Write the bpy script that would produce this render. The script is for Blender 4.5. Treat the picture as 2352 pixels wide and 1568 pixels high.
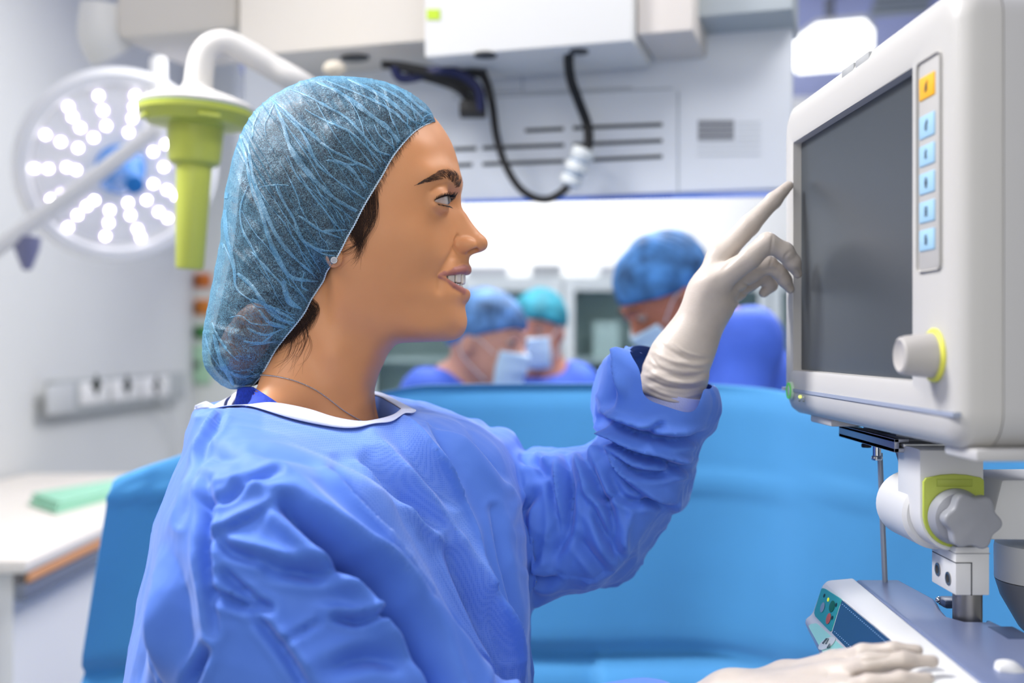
import bpy, bmesh, math, random
import numpy as np
from mathutils import Vector, Matrix

for _o in list(bpy.data.objects):
    bpy.data.objects.remove(_o)
SC = bpy.context.scene
COL = SC.collection

# ------------------------------------------------------------------ camera, world, lights, exposure
FPX, CXP, CYP, CAMZ = 2520.0, 1176.0, 784.0, 1.45      # focal length in pixels of the 2352x1568 frame
cam_data = bpy.data.cameras.new('camera')
cam = bpy.data.objects.new('camera', cam_data); COL.objects.link(cam)
cam.location = (0, 0, CAMZ); cam.rotation_euler = (math.pi / 2, 0, 0)
cam_data.sensor_width = 36.0
cam_data.lens = FPX * 36.0 / 2352.0
cam_data.clip_start = 0.02
cam_data.dof.use_dof = True
cam_data.dof.focus_distance = 0.93
cam_data.dof.aperture_fstop = 3.1
cam_data.dof.aperture_blades = 9
SC.camera = cam

world = bpy.data.worlds.new('world'); SC.world = world
world.use_nodes = True
world.node_tree.nodes['Background'].inputs[0].default_value = (0.93, 0.96, 1.0, 1)
world.node_tree.nodes['Background'].inputs[1].default_value = 0.40

R_ = math.radians
def area(name, loc, target, size, size_y, power, color=(1, 1, 1)):
    l = bpy.data.lights.new(name, 'AREA'); l.shape = 'RECTANGLE'
    l.size = size; l.size_y = size_y; l.energy = power; l.color = color
    o = bpy.data.objects.new(name, l); COL.objects.link(o)
    o.location = loc
    o.rotation_euler = (Vector(target) - Vector(loc)).to_track_quat('-Z', 'Y').to_euler()
    return o
area('ceiling_panel_light_front', (-0.9, 0.2, 2.85), (-0.1, 1.0, 1.2), 1.6, 1.2, 30, (1, .97, .93))
area('ceiling_panel_light_middle', (0.75, 1.2, 2.87), (0.45, 1.5, 0.9), 1.2, .7, 30, (1, .99, .97))
area('ceiling_panel_light_back', (0.1, 5.5, 2.86), (0.5, 6.6, 1.7), 2.0, .6, 120, (1, .99, .98))
area('ceiling_panel_light_table', (0.5, 3.2, 2.86), (0.3, 2.5, 1.2), 1.6, .8, 105, (1, .99, .98))
area('ceiling_panel_light_side', (-0.6, 3.0, 2.87), (-0.8, 3.0, 0), 0.9, 1.4, 22, (1, .99, .97))
area('frontal_fill', (0.2, -1.6, 1.9), (-.05, 1.0, 1.4), 2.4, 1.8, 28, (1, .98, .95))  # added frontal fill behind the camera, no window is known there
area('surgical_light_key', (-1.15, 1.25, 2.75), (-.12, 1.0, 1.25), .45, .45, 24, (1, .98, .97)).data.spread = R_(105)

SC.view_settings.view_transform = 'Standard'
SC.view_settings.look = 'None'
SC.view_settings.exposure = -0.28
SC.view_settings.gamma = 1.0
SC.view_settings.use_curve_mapping = False
# ------------------------------------------------------------------ helpers
def S(px, py, d):
    """world point that the photograph shows at pixel (px,py), d metres in front of the camera"""
    return Vector(((px - CXP) / FPX * d, d, CAMZ - (py - CYP) / FPX * d))
def R(a): return math.radians(a)
def link(o, parent=None):
    COL.objects.link(o)
    if parent is not None:
        o.parent = parent
        o.matrix_parent_inverse = Matrix.Identity(4)
    return o
def tag(o, label, cat, group=None, kind=None):
    o['label'] = label; o['category'] = cat
    if group: o['group'] = group
    if kind: o['kind'] = kind
    return o
def empty(name, loc, label=None, cat=None, group=None, rz=0):
    o = bpy.data.objects.new(name, None); COL.objects.link(o)
    o.location = loc; o.rotation_euler = (0, 0, rz); o.empty_display_size = .05
    if label: tag(o, label, cat, group)
    return o
def inv_of(root):
    return (Matrix.Translation(root.location) @ root.rotation_euler.to_matrix().to_4x4()).inverted()
def reroot(o, root):
    """o's mesh is in world coordinates: make it a child of root keeping its place"""
    o.parent = root
    M = inv_of(root) if root.parent is None else Matrix.Identity(4)
    r = root
    if r.parent is not None:
        while r.parent is not None: r = r.parent
        M = inv_of(r)
    o.data.transform(M)
    return o

# ---- materials
def nset(n, **kw):
    for k, v in kw.items(): n.inputs[k.replace('_', ' ')].default_value = v
_M = {}
def lin(c):
    f = lambda v: v / 12.92 if v <= .04045 else ((v + .055) / 1.055) ** 2.4
    return tuple(f(v / 255.0) for v in c)
def mat(name, rgb, rough=.5, metal=0., spec=.5, bump=0., bscale=200., var=0., vscale=8., emit=None, estr=0., trans=0., alpha=1., sss=0., sssr=(1, .4, .2), sheen=0., coat=0., ior=1.45):
    """rgb given as sRGB 0-255"""
    if name in _M: return _M[name]
    m = bpy.data.materials.new(name); m.use_nodes = True; _M[name] = m
    nt = m.node_tree; b = nt.nodes['Principled BSDF']
    c = lin(rgb) + (1,)
    b.inputs['Base Color'].default_value = c
    b.inputs['Roughness'].default_value = rough
    b.inputs['Metallic'].default_value = metal
    b.inputs['Specular IOR Level'].default_value = spec
    b.inputs['Alpha'].default_value = alpha
    b.inputs['IOR'].default_value = ior
    b.inputs['Transmission Weight'].default_value = trans
    b.inputs['Sheen Weight'].default_value = sheen
    b.inputs['Coat Weight'].default_value = coat
    if sss:
        b.inputs['Subsurface Weight'].default_value = sss
        b.inputs['Subsurface Radius'].default_value = sssr
        b.inputs['Subsurface Scale'].default_value = .01
    if emit is not None:
        b.inputs['Emission Color'].default_value = lin(emit) + (1,)
        b.inputs['Emission Strength'].default_value = estr
    tc = nt.nodes.new('ShaderNodeTexCoord')
    if var:
        n = nt.nodes.new('ShaderNodeTexNoise'); n.inputs['Scale'].default_value = vscale; n.inputs['Detail'].default_value = 3
        nt.links.new(tc.outputs['Object'], n.inputs['Vector'])
        mx = nt.nodes.new('ShaderNodeMix'); mx.data_type = 'RGBA'
        mx.inputs[6].default_value = tuple(v * (1 - var) for v in c[:3]) + (1,)
        mx.inputs[7].default_value = tuple(min(1, v * (1 + var)) for v in c[:3]) + (1,)
        mr = nt.nodes.new('ShaderNodeMapRange'); mr.inputs[1].default_value = .32; mr.inputs[2].default_value = .68
        nt.links.new(n.outputs['Fac'], mr.inputs[0]); nt.links.new(mr.outputs[0], mx.inputs[0]); nt.links.new(mx.outputs[2], b.inputs['Base Color'])
    if bump:
        n = nt.nodes.new('ShaderNodeTexNoise'); n.inputs['Scale'].default_value = bscale; n.inputs['Detail'].default_value = 2
        nt.links.new(tc.outputs['Object'], n.inputs['Vector'])
        bp = nt.nodes.new('ShaderNodeBump'); bp.inputs['Strength'].default_value = bump; bp.inputs['Distance'].default_value = .001
        nt.links.new(n.outputs['Fac'], bp.inputs['Height']); nt.links.new(bp.outputs[0], b.inputs['Normal'])
    return m

# ---- hard-surface mesh builder
class MB:
    def __init__(self): self.bm = bmesh.new()
    def _add(self, geo_bm, M=None):
        if M is not None: bmesh.ops.transform(geo_bm, matrix=M, verts=geo_bm.verts)
        me = bpy.data.meshes.new('tmp'); geo_bm.to_mesh(me); geo_bm.free()
        self.bm.from_mesh(me); bpy.data.meshes.remove(me)
        return self
    def box(self, lo, hi, bev=0., seg=2, M=None, taper=None):
        b = bmesh.new(); bmesh.ops.create_cube(b, size=1)
        for v in b.verts:
            v.co = Vector([lo[i] + (v.co[i] + .5) * (hi[i] - lo[i]) for i in range(3)])
        if bev: bmesh.ops.bevel(b, geom=b.edges[:], offset=bev, segments=seg, profile=.5, affect='EDGES')
        return self._add(b, M)
    def hexa(self, pts, bev=0., seg=2):
        """8 corner points: bottom 4 then top 4 (same order)"""
        b = bmesh.new(); v = [b.verts.new(p) for p in pts]
        for f in ((0, 1, 2, 3), (4, 5, 6, 7), (0, 1, 5, 4), (1, 2, 6, 5), (2, 3, 7, 6), (3, 0, 4, 7)): b.faces.new([v[i] for i in f])
        bmesh.ops.recalc_face_normals(b, faces=b.faces[:])
        if bev: bmesh.ops.bevel(b, geom=b.edges[:], offset=bev, segments=seg, profile=.5, affect='EDGES')
        return self._add(b)
    def prism(self, poly, z0, z1, M=None, bev=0., seg=2):
        """polygon (x,y) extruded in z"""
        b = bmesh.new()
        lo = [b.verts.new((p[0], p[1], z0)) for p in poly]; hi = [b.verts.new((p[0], p[1], z1)) for p in poly]
        n = len(poly)
        b.faces.new(lo); b.faces.new(hi)
        for i in range(n): b.faces.new((lo[i], lo[(i + 1) % n], hi[(i + 1) % n], hi[i]))
        bmesh.ops.recalc_face_normals(b, faces=b.faces[:])
        if bev:
            es = [e for e in b.edges if abs(e.verts[0].co.z - e.verts[1].co.z) < 1e-7]
            bmesh.ops.bevel(b, geom=es, offset=bev, segments=seg, profile=.5, affect='EDGES')
        return self._add(b, M)
    def lathe(self, prof, seg=32, M=None, close=True):
        """(r,z) profile around z"""
        b = bmesh.new(); rings = []
        for r, z in prof:
            if r < 1e-6: rings.append([b.verts.new((0, 0, z))])
            else: rings.append([b.verts.new((r * math.cos(2 * math.pi * k / seg), r * math.sin(2 * math.pi * k / seg), z)) for k in range(seg)])
        for a, c in zip(rings, rings[1:]):
            for k in range(seg):
                k2 = (k + 1) % seg
                if len(a) == 1 and len(c) == 1: continue
                if len(a) == 1: b.faces.new((a[0], c[k2], c[k]))
                elif len(c) == 1: b.faces.new((a[k], a[k2], c[0]))
                else: b.faces.new((a[k], a[k2], c[k2], c[k]))
        if close:
            if len(rings[0]) > 1: b.faces.new(rings[0][::-1])
            if len(rings[-1]) > 1: b.faces.new(rings[-1])
        bmesh.ops.recalc_face_normals(b, faces=b.faces[:])
        return self._add(b, M)
    def cyl(self, p0, p1, r, seg=24, r1=None, bev=0.):
        p0, p1 = Vector(p0), Vector(p1); L = (p1 - p0).length
        M = Matrix.Translation(p0) @ (p1 - p0).to_track_quat('Z', 'Y').to_matrix().to_4x4()
        r1 = r if r1 is None else r1
        e = bev
        pr = [(0, 0), (r, 0), (r1, L), (0, L)] if not e else [(0, 0), (r - e, 0), (r, e), (r1, L - e), (r1 - e, L), (0, L)]
        return self.lathe(pr, seg, M, close=False)
    def tube(self, pts, r, seg=12, smooth=0, cap=True):
        pts = [Vector(p) for p in pts]
        rs = list(r) if hasattr(r, '__len__') else [r] * len(pts)
        if smooth: pts, rs = crv(pts, rs, smooth)
        b = bmesh.new(); rings = []; up = None
        for i, p in enumerate(pts):
            t = (pts[min(i + 1, len(pts) - 1)] - pts[max(i - 1, 0)]).normalized()
            if up is None:
                up = Vector((0, 0, 1)) if abs(t.z) < .9 else Vector((1, 0, 0))
            s = t.cross(up).normalized(); up = s.cross(t).normalized()
            rings.append([b.verts.new(p + (s * math.cos(2 * math.pi * k / seg) + up * math.sin(2 * math.pi * k / seg)) * rs[i]) for k in range(seg)])
        for a, c in zip(rings, rings[1:]):
            for k in range(seg): b.faces.new((a[k], a[(k + 1) % seg], c[(k + 1) % seg], c[k]))
        if cap: b.faces.new(rings[0][::-1]); b.faces.new(rings[-1])
        bmesh.ops.recalc_face_normals(b, faces=b.faces[:])
        return self._add(b)
    def sphere(self, c, r, M=None, sub=3, sc=(1, 1, 1)):
        b = bmesh.new(); bmesh.ops.create_icosphere(b, subdivisions=sub, radius=r)
        for v in b.verts: v.co = Vector((v.co.x * sc[0] + c[0], v.co.y * sc[1] + c[1], v.co.z * sc[2] + c[2]))
        return self._add(b, M)
    def sheet(self, grid):
        """grid[i][j] of points -> quads"""
        b = bmesh.new(); g = [[b.verts.new(p) for p in row] for row in grid]
        for r0, r1 in zip(g, g[1:]):
            for j in range(len(r0) - 1): b.faces.new((r0[j], r0[j + 1], r1[j + 1], r1[j]))
        return self._add(b)
    def build(self, name, material, parent=None, smooth=True, solid=0., ang=35, world=False):
        me = bpy.data.meshes.new(name); bmesh.ops.remove_doubles(self.bm, verts=self.bm.verts, dist=1e-6)
        self.bm.to_mesh(me); self.bm.free()
        me.materials.append(material)
        o = bpy.data.objects.new(name, me); COL.objects.link(o)
        if smooth:
            me.polygons.foreach_set('use_smooth', [True] * len(me.polygons))
            me.set_sharp_from_angle(angle=R(ang))
        if solid:
            md = o.modifiers.new('thickness', 'SOLIDIFY'); md.thickness = solid; md.offset = 0
        if parent is not None:
            if world: reroot(o, parent)
            else: o.parent = parent
        return o
def crv(pts, rs=None, n=6):
    """Catmull-Rom through points (and radii)"""
    P = [Vector(p) for p in pts]; out = []; ro = []
    rs = rs if rs is not None else [1] * len(P)
    for i in range(len(P) - 1):
        p0 = P[max(i - 1, 0)]; p1 = P[i]; p2 = P[i + 1]; p3 = P[min(i + 2, len(P) - 1)]
        for k in range(n):
            t = k / n
            out.append(.5 * ((2 * p1) + (p2 - p0) * t + (2 * p0 - 5 * p1 + 4 * p2 - p3) * t * t + (3 * p1 - p0 - 3 * p2 + p3) * t ** 3))
            ro.append(rs[i] * (1 - t) + rs[i + 1] * t)
    out.append(P[-1]); ro.append(rs[-1])
    return out, ro
def crv2(pts, n=6, closed=False):
    P = np.array(pts, float); m = len(P); out = []
    rng = range(m if closed else m - 1)
    for i in rng:
        if closed: p0, p1, p2, p3 = P[(i - 1) % m], P[i], P[(i + 1) % m], P[(i + 2) % m]
        else: p0, p1, p2, p3 = P[max(i - 1, 0)], P[i], P[i + 1], P[min(i + 2, m - 1)]
        for k in range(n):
            t = k / n
            out.append(.5 * (2 * p1 + (p2 - p0) * t + (2 * p0 - 5 * p1 + 4 * p2 - p3) * t * t + (3 * p1 - p0 - 3 * p2 + p3) * t ** 3))
    if not closed: out.append(P[-1])
    return np.array(out)

# ---- implicit surfaces (numpy) -> quads by surface nets
def smin(a, b, k):
    if k <= 0: return np.minimum(a, b)
    h = np.clip(.5 + .5 * (b - a) / k, 0, 1)
    return b + (a - b) * h - k * h * (1 - h)
def smax(a, b, k): return -smin(-a, -b, k)
def f_ell(p, c, r, Rm=None):
    q = p - np.asarray(c, float)
    if Rm is not None: q = q @ Rm            # columns of Rm are the ellipsoid's axes
    r = np.asarray(r, float)
    k0 = np.sqrt(((q / r) ** 2).sum(1)); k1 = np.sqrt(((q / r ** 2) ** 2).sum(1)) + 1e-12
    return k0 * (k0 - 1) / k1
def f_cap(p, a, b, ra, rb=None):
    a = np.asarray(a, float); b = np.asarray(b, float); rb = ra if rb is None else rb
    ab = b - a; t = np.clip(((p - a) @ ab) / max(ab @ ab, 1e-12), 0, 1)
    return np.linalg.norm(p - a - t[:, None] * ab, axis=1) - (ra + (rb - ra) * t)
def f_chain(p, pts, rs, k=0.):
    d = None
    for i in range(len(pts) - 1):
        c = f_cap(p, pts[i], pts[i + 1], rs[i], rs[i + 1])
        d = c if d is None else smin(d, c, k)
    return d
def f_poly(x, y, poly):
    """signed distance to a closed polygon, negative inside"""
    P = np.asarray(poly, float); n = len(P)
    d = np.full(x.shape, 1e18); s = np.zeros(x.shape, bool)
    for i in range(n):
        ax, ay = P[i]; bx, by = P[(i + 1) % n]
        ex, ey = bx - ax, by - ay
        wx, wy = x - ax, y - ay
        t = np.clip((wx * ex + wy * ey) / max(ex * ex + ey * ey, 1e-12), 0, 1)
        d = np.minimum(d, (wx - t * ex) ** 2 + (wy - t * ey) ** 2)
        c = (ay > y) != (by > y)
        if ey != 0: s ^= c & (x < ax + (y - ay) * ex / ey)
    d = np.sqrt(d)
    return np.where(s, -d, d)
def surface(f, lo, hi, h, block=10):
    lo = np.asarray(lo, float); hi = np.asarray(hi, float)
    nb = np.ceil((hi - lo) / h / block).astype(int)
    n = nb * block
    F = np.empty(tuple(n), np.float32)
    bi = np.stack(np.meshgrid(*[np.arange(k) for k in nb], indexing='ij'), -1).reshape(-1, 3)
    cen = lo + (bi * block + (block - 1) / 2) * h
    val = np.concatenate([f(cen[i:i + 60000]) for i in range(0, len(cen), 60000)])
    rad = block * h * .87 * 1.5 + h
    loc = np.stack(np.meshgrid(*[np.arange(block)] * 3, indexing='ij'), -1).reshape(-1, 3)
    near = np.abs(val) < rad
    for b, v in zip(bi[~near], val[~near]):
        s = b * block
        F[s[0]:s[0] + block, s[1]:s[1] + block, s[2]:s[2] + block] = v
    nearb = bi[near]; CH = 120
    for i in range(0, len(nearb), CH):
        bb = nearb[i:i + CH]
        idx = (bb[:, None, :] * block + loc[None]).reshape(-1, 3)
        F[idx[:, 0], idx[:, 1], idx[:, 2]] = f(lo + idx * h)
    ins = F < 0
    nx, ny, nz = F.shape
    c8 = [(i, j, k) for i in (0, 1) for j in (0, 1) for k in (0, 1)]
    anyi = np.zeros((nx - 1, ny - 1, nz - 1), bool); alli = np.ones_like(anyi)
    for i, j, k in c8:
        s = ins[i:nx - 1 + i, j:ny - 1 + j, k:nz - 1 + k]; anyi |= s; alli &= s
    act = np.argwhere(anyi & ~alli)
    ID = np.full(anyi.shape, -1, np.int64); ID[act[:, 0], act[:, 1], act[:, 2]] = np.arange(len(act))
    vals = {c: F[act[:, 0] + c[0], act[:, 1] + c[1], act[:, 2] + c[2]].astype(float) for c in c8}
    acc = np.zeros((len(act), 3)); cnt = np.zeros(len(act))
    for a in c8:
        for ax in range(3):
            if a[ax] == 1: continue
            b = list(a); b[ax] = 1; b = tuple(b)
            fa, fb = vals[a], vals[b]; m = (fa < 0) != (fb < 0)
            t = np.where(m, fa / np.where(m, fa - fb, 1), 0)
            pt = np.tile(np.array(a, float), (len(act), 1)); pt[:, ax] = t
            acc[m] += pt[m]; cnt[m] += 1
    V = lo + (act + acc / cnt[:, None]) * h
    quads = []
    for ax in range(3):
        u, v = (ax + 1) % 3, (ax + 2) % 3
        sl0 = [slice(None)] * 3; sl1 = [slice(None)] * 3
        sl0[ax] = slice(0, F.shape[ax] - 1); sl1[ax] = slice(1, F.shape[ax])
        s0 = ins[tuple(sl0)]; s1 = ins[tuple(sl1)]
        e = np.argwhere(s0 != s1); flip = s1[e[:, 0], e[:, 1], e[:, 2]]
        ok = (e[:, u] > 0) & (e[:, v] > 0) & (e[:, u] < F.shape[u] - 1) & (e[:, v] < F.shape[v] - 1)
        e = e[ok]; flip = flip[ok]
        def cid(du, dv):
            q = e.copy(); q[:, u] -= du; q[:, v] -= dv
            return ID[q[:, 0], q[:, 1], q[:, 2]]
        Q = np.stack([cid(1, 1), cid(0, 1), cid(0, 0), cid(1, 0)], 1)
        Q[flip] = Q[flip][:, ::-1]
        quads.append(Q)
    Q = np.concatenate(quads); Q = Q[(Q >= 0).all(1)]
    return V, Q
def edges_of(Q):
    E = np.concatenate([Q[:, [i, (i + 1) % Q.shape[1]]] for i in range(Q.shape[1])])
    E.sort(axis=1); return np.unique(E, axis=0)
def relax(V, Q, n=2, lam=.5, w=None):
    E = edges_of(Q); V = V.copy(); deg = np.bincount(E.ravel(), minlength=len(V)).astype(float) + 1e-9
    for _ in range(n):
        S_ = np.zeros_like(V)
        for k in range(3):
            S_[:, k] = np.bincount(E[:, 0], V[E[:, 1], k], len(V)) + np.bincount(E[:, 1], V[E[:, 0], k], len(V))
        dl = (S_ / deg[:, None] - V) * lam
        V += dl if w is None else dl * w[:, None]
    return V
def vnormals(V, Q):
    n = np.cross(V[Q[:, 2]] - V[Q[:, 0]], V[Q[:, 3]] - V[Q[:, 1]])
    N = np.zeros_like(V)
    for i in range(4):
        for k in range(3): N[:, k] += np.bincount(Q[:, i], n[:, k], len(V))
    return N / (np.linalg.norm(N, axis=1)[:, None] + 1e-12)
def mesh_obj(name, V, Q, material, parent=None, attrs=None, smooth=True):
    me = bpy.data.meshes.new(name)
    Q = np.asarray(Q)
    me.vertices.add(len(V)); me.vertices.foreach_set('co', np.asarray(V, np.float32).ravel())
    k = Q.shape[1]
    me.loops.add(Q.size); me.loops.foreach_set('vertex_index', Q.astype(np.int32).ravel())
    me.polygons.add(len(Q)); me.polygons.foreach_set('loop_start', np.arange(0, Q.size, k, dtype=np.int32))
    me.polygons.foreach_set('loop_total', np.full(len(Q), k, np.int32))
    me.update(calc_edges=True); me.validate()
    if smooth: me.polygons.foreach_set('use_smooth', np.ones(len(me.polygons), bool))
    for an, av in (attrs or {}).items():
        a = me.attributes.new(an, 'FLOAT', 'POINT'); a.data.foreach_set('value', np.asarray(av, np.float32))
    me.materials.append(material)
    o = bpy.data.objects.new(name, me); COL.objects.link(o)
    if parent is not None: reroot(o, parent)
    return o
def project(V):
    return CXP + V[:, 0] / V[:, 1] * FPX, CYP - (V[:, 2] - CAMZ) / V[:, 1] * FPX
def seg_dist(x, y, pl):
    """distance to a polyline and the arc fraction of the nearest point"""
    P = np.asarray(pl, float); L = np.linalg.norm(np.diff(P, axis=0), axis=1); cum = np.concatenate([[0], np.cumsum(L)])
    d = np.full(x.shape, 1e18); tt = np.zeros(x.shape); sd = np.zeros(x.shape)
    for i in range(len(P) - 1):
        ex, ey = P[i + 1] - P[i]; wx, wy = x - P[i][0], y - P[i][1]
        t = np.clip((wx * ex + wy * ey) / max(ex * ex + ey * ey, 1e-12), 0, 1)
        q = (wx - t * ex) ** 2 + (wy - t * ey) ** 2
        m = q < d; d[m] = q[m]; tt[m] = ((cum[i] + t * L[i]) / cum[-1])[m]; sd[m] = np.sign(ex * wy - ey * wx)[m]
    return np.sqrt(d), tt, sd
def vnoise(P, scale, seed=0):
    """cheap smooth 3-D value noise in [-1,1]"""
    q = P * scale; i = np.floor(q).astype(np.int64); f = q - i; f = f * f * (3 - 2 * f)
    def hsh(a, b, c):
        n = (a * 73856093) ^ (b * 19349663) ^ (c * 83492791) ^ (seed * 2654435761)
        n = (n ^ (n >> 13)) * 1274126177; n = n ^ (n >> 16)
        return (n & 0xffff) / 32767.5 - 1
    r = 0
    for a in (0, 1):
        for b in (0, 1):
            for c in (0, 1):
                w = (f[:, 0] if a else 1 - f[:, 0]) * (f[:, 1] if b else 1 - f[:, 1]) * (f[:, 2] if c else 1 - f[:, 2])
                r = r + w * hsh(i[:, 0] + a, i[:, 1] + b, i[:, 2] + c)
    return r
def strands(name, curves, r, material, parent=None, seg=3):
    """many thin tapered tubes as one mesh; curves = list of arrays (n,3)"""
    Vs = []; Fs = []; base = 0
    for c in curves:
        c = np.asarray(c, float); n = len(c)
        t = np.gradient(c, axis=0); t /= np.linalg.norm(t, axis=1)[:, None] + 1e-12
        a = np.cross(t, np.array([0.31, 0.87, 0.38])); a /= np.linalg.norm(a, axis=1)[:, None] + 1e-12
        b = np.cross(t, a); rr = r * np.linspace(1, .25, n)[:, None]
        ring = np.stack([c + (a * math.cos(2 * math.pi * k / seg) + b * math.sin(2 * math.pi * k / seg)) * rr for k in range(seg)], 1)
        Vs.append(ring.reshape(-1, 3))
        i = np.arange(n - 1)[:, None] * seg; k = np.arange(seg)[None]; k2 = (k + 1) % seg
        Fs.append((np.stack([i + k, i + k2, i + seg + k2, i + seg + k], -1) + base).reshape(-1, 4)); base += n * seg
    return mesh_obj(name, np.concatenate(Vs), np.concatenate(Fs), material, parent)
# ------------------------------------------------------------------ the room
M_wall = mat('wall_white', (206, 207, 205), .6, var=.02, vscale=2)
M_white = mat('white_plastic', (226, 225, 222), .38)
M_grey = mat('grey_plastic', (150, 154, 160), .45)
M_black = mat('black_rubber', (18, 18, 20), .5)
M_dark = mat('dark_grey', (58, 62, 66), .5)
M_steel = mat('brushed_steel', (150, 148, 146), .32, 1.0)
M_chrome = mat('chrome', (205, 208, 212), .12, 1.0)
LW = lambda d: -1.66 + .087 * (d - 3.9)              # where the left wall stands at depth d
BACK, CEIL = 6.6, 2.92
def struct(o): o['kind'] = 'structure'; return o
struct(MB().box((-4, -2.2, -.05), (5, BACK + .1, 0)).build('floor', mat('floor_vinyl', (170, 176, 180), .35, var=.05, vscale=3)))
struct(MB().box((-4, -.6, CEIL), (5, BACK + .1, CEIL + .06)).build('ceiling', mat('ceiling_glare_violet', (178, 186, 236), .7)))  # violet-blue glare painted into the ceiling colour
struct(MB().hexa([(LW(-.6) - .1, -.6, 0), (LW(-.6), -.6, 0), (LW(BACK), BACK, 0), (LW(BACK) - .1, BACK, 0), (LW(-.6) - .1, -.6, CEIL), (LW(-.6), -.6, CEIL), (LW(BACK), BACK, CEIL), (LW(BACK) - .1, BACK, CEIL)]).build('wall_left', M_wall))
struct(MB().box((LW(BACK), BACK, 0), (5, BACK + .1, CEIL)).build('wall_back', M_wall))
struct(MB().box((LW(BACK), BACK - .02, 0), (5, BACK, .1)).build('baseboard_back', M_grey))
def plane_hit(px, py, p0, n):
    o = Vector((0, 0, CAMZ)); d = S(px, py, 1.) - o
    return o + d * ((Vector(p0) - o).dot(Vector(n)) / d.dot(Vector(n)))
LWN = Vector((1, -.087, 0)).normalized()
def lw(px, py, off=0.): return plane_hit(px, py, Vector((LW(3.9), 3.9, 0)) + LWN * off, LWN)
def quad_box(pts, n, t, bev=0.):
    """four points of a face -> slab of thickness t behind it (along -n)"""
    b = [Vector(p) - Vector(n) * t for p in pts]
    return MB().hexa([tuple(p) for p in b] + [tuple(p) for p in pts], bev)
# ---- wall rail with sockets
def wall_rail():
    c = lw(250, 900); r = empty('socket_rail', c, 'grey socket rail on the white wall with three white sockets', 'socket panel')
    z0, z1 = c.z - .065, c.z + .062
    a, b = lw(104, 900), lw(402, 895)
    P = [a, b]
    def slab(p, q, z0, z1, o0, o1, m, name, par, bev=.004):
        A = [Vector((p.x, p.y, z0)) + LWN * o1, Vector((q.x, q.y, z0)) + LWN * o1, Vector((q.x, q.y, z1)) + LWN * o1, Vector((p.x, p.y, z1)) + LWN * o1]
        o = quad_box(A, LWN, o1 - o0, bev).build(name, m, par, world=True); return o
    slab(a, b, z0, z1, 0, .05, mat('rail_grey', (168, 172, 172), .5), 'backplate', r)
    slab(lw(108, 900, .055) - LWN * .055, lw(172, 900, .055) - LWN * .055, z0 + .01, z1 - .01, .05, .055, mat('rail_light', (188, 190, 190), .5), 'blank_cover', r)
    for px in (221, 292, 360):
        p, q = lw(px - 32, 890, .062) - LWN * .062, lw(px + 30, 890, .062) - LWN * .062
        s = slab(p, q, z0 + .03, z1 - .012, .05, .062, M_white, 'socket_plate', r)
        m = lw(px, 884, .063); mb = MB()
        for k in range(4):
            a_ = R(45 * k); u = Vector((-LWN.y, LWN.x, 0)) * math.cos(a_) + Vector((0, 0, 1)) * math.sin(a_); v = LWN.cross(u)
            L = .040 if k % 2 == 0 else .024
            mb.hexa([tuple(m + u * i * L + v * j * .006 + LWN * k_) for k_ in (-.002, .004) for i, j in ((-1, -1), (1, -1), (1, 1), (-1, 1))])
        mb.cyl(m - LWN * .001, m + LWN * .012, .017, 16)
        h = mb.build('socket_opening', mat('dark_green_black', (16, 34, 26), .5), None); h.parent = s; h.data.transform(inv_of(r))
wall_rail()
def wall_cord():
    p = [lw(362, 884, .08), lw(370, 905, .09), lw(385, 940, .06), lw(400, 985, .03), lw(408, 1050, .02), lw(410, 1150, .02)]
    o = MB().tube(p, .005, 8, 5).build('wall_cable', mat('white_cord', (222, 222, 220), .5)); tag(o, 'thin white cord hanging from the right socket of the grey wall rail', 'cord')
wall_cord()
# ---- column of gas outlets, blurred beside the cap
def outlet_column():
    base = Vector((lw(468, 900).x + .02, lw(468, 900).y, 0)); r = empty('outlet_column', base, 'slim white column with orange and green outlets against the left wall', 'outlet column')
    d = base.y
    q = lambda px, py, o=0.: S(px, py, d - .12 - o)
    A = q(440, 800); B = q(540, 800)
    mb = MB().box((A.x, A.y, 0), (B.x, A.y + .11, CEIL - .002), .006); mb.build('pillar', mat('column_cream', (222, 224, 216), .5), r, world=True)
    for y0, y1, c, nm in ((628, 660, (205, 110, 30), 'orange'), (688, 722, (210, 125, 35), 'amber'), (748, 776, (70, 140, 70), 'green'), (792, 880, (168, 206, 170), 'pale_green')):
        a, b = q(449, y1, .0), q(486, y0, .0)
        mb = MB().box((a.x, a.y - .03, a.z), (b.x, a.y, b.z), .008)
        o = mb.build('outlet', mat('outlet_' + nm, c, .45), r, world=True)
        k = MB().cyl((a.x + .02, a.y - .045, (a.z + b.z) / 2), (a.x + .02, a.y - .028, (a.z + b.z) / 2), .016, 16).build('outlet_ring', mat('outlet_ring_' + nm, tuple(int(v * .55) for v in c), .5), None)
        k.data.transform(inv_of(r)); k.parent = o
outlet_column()
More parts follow.
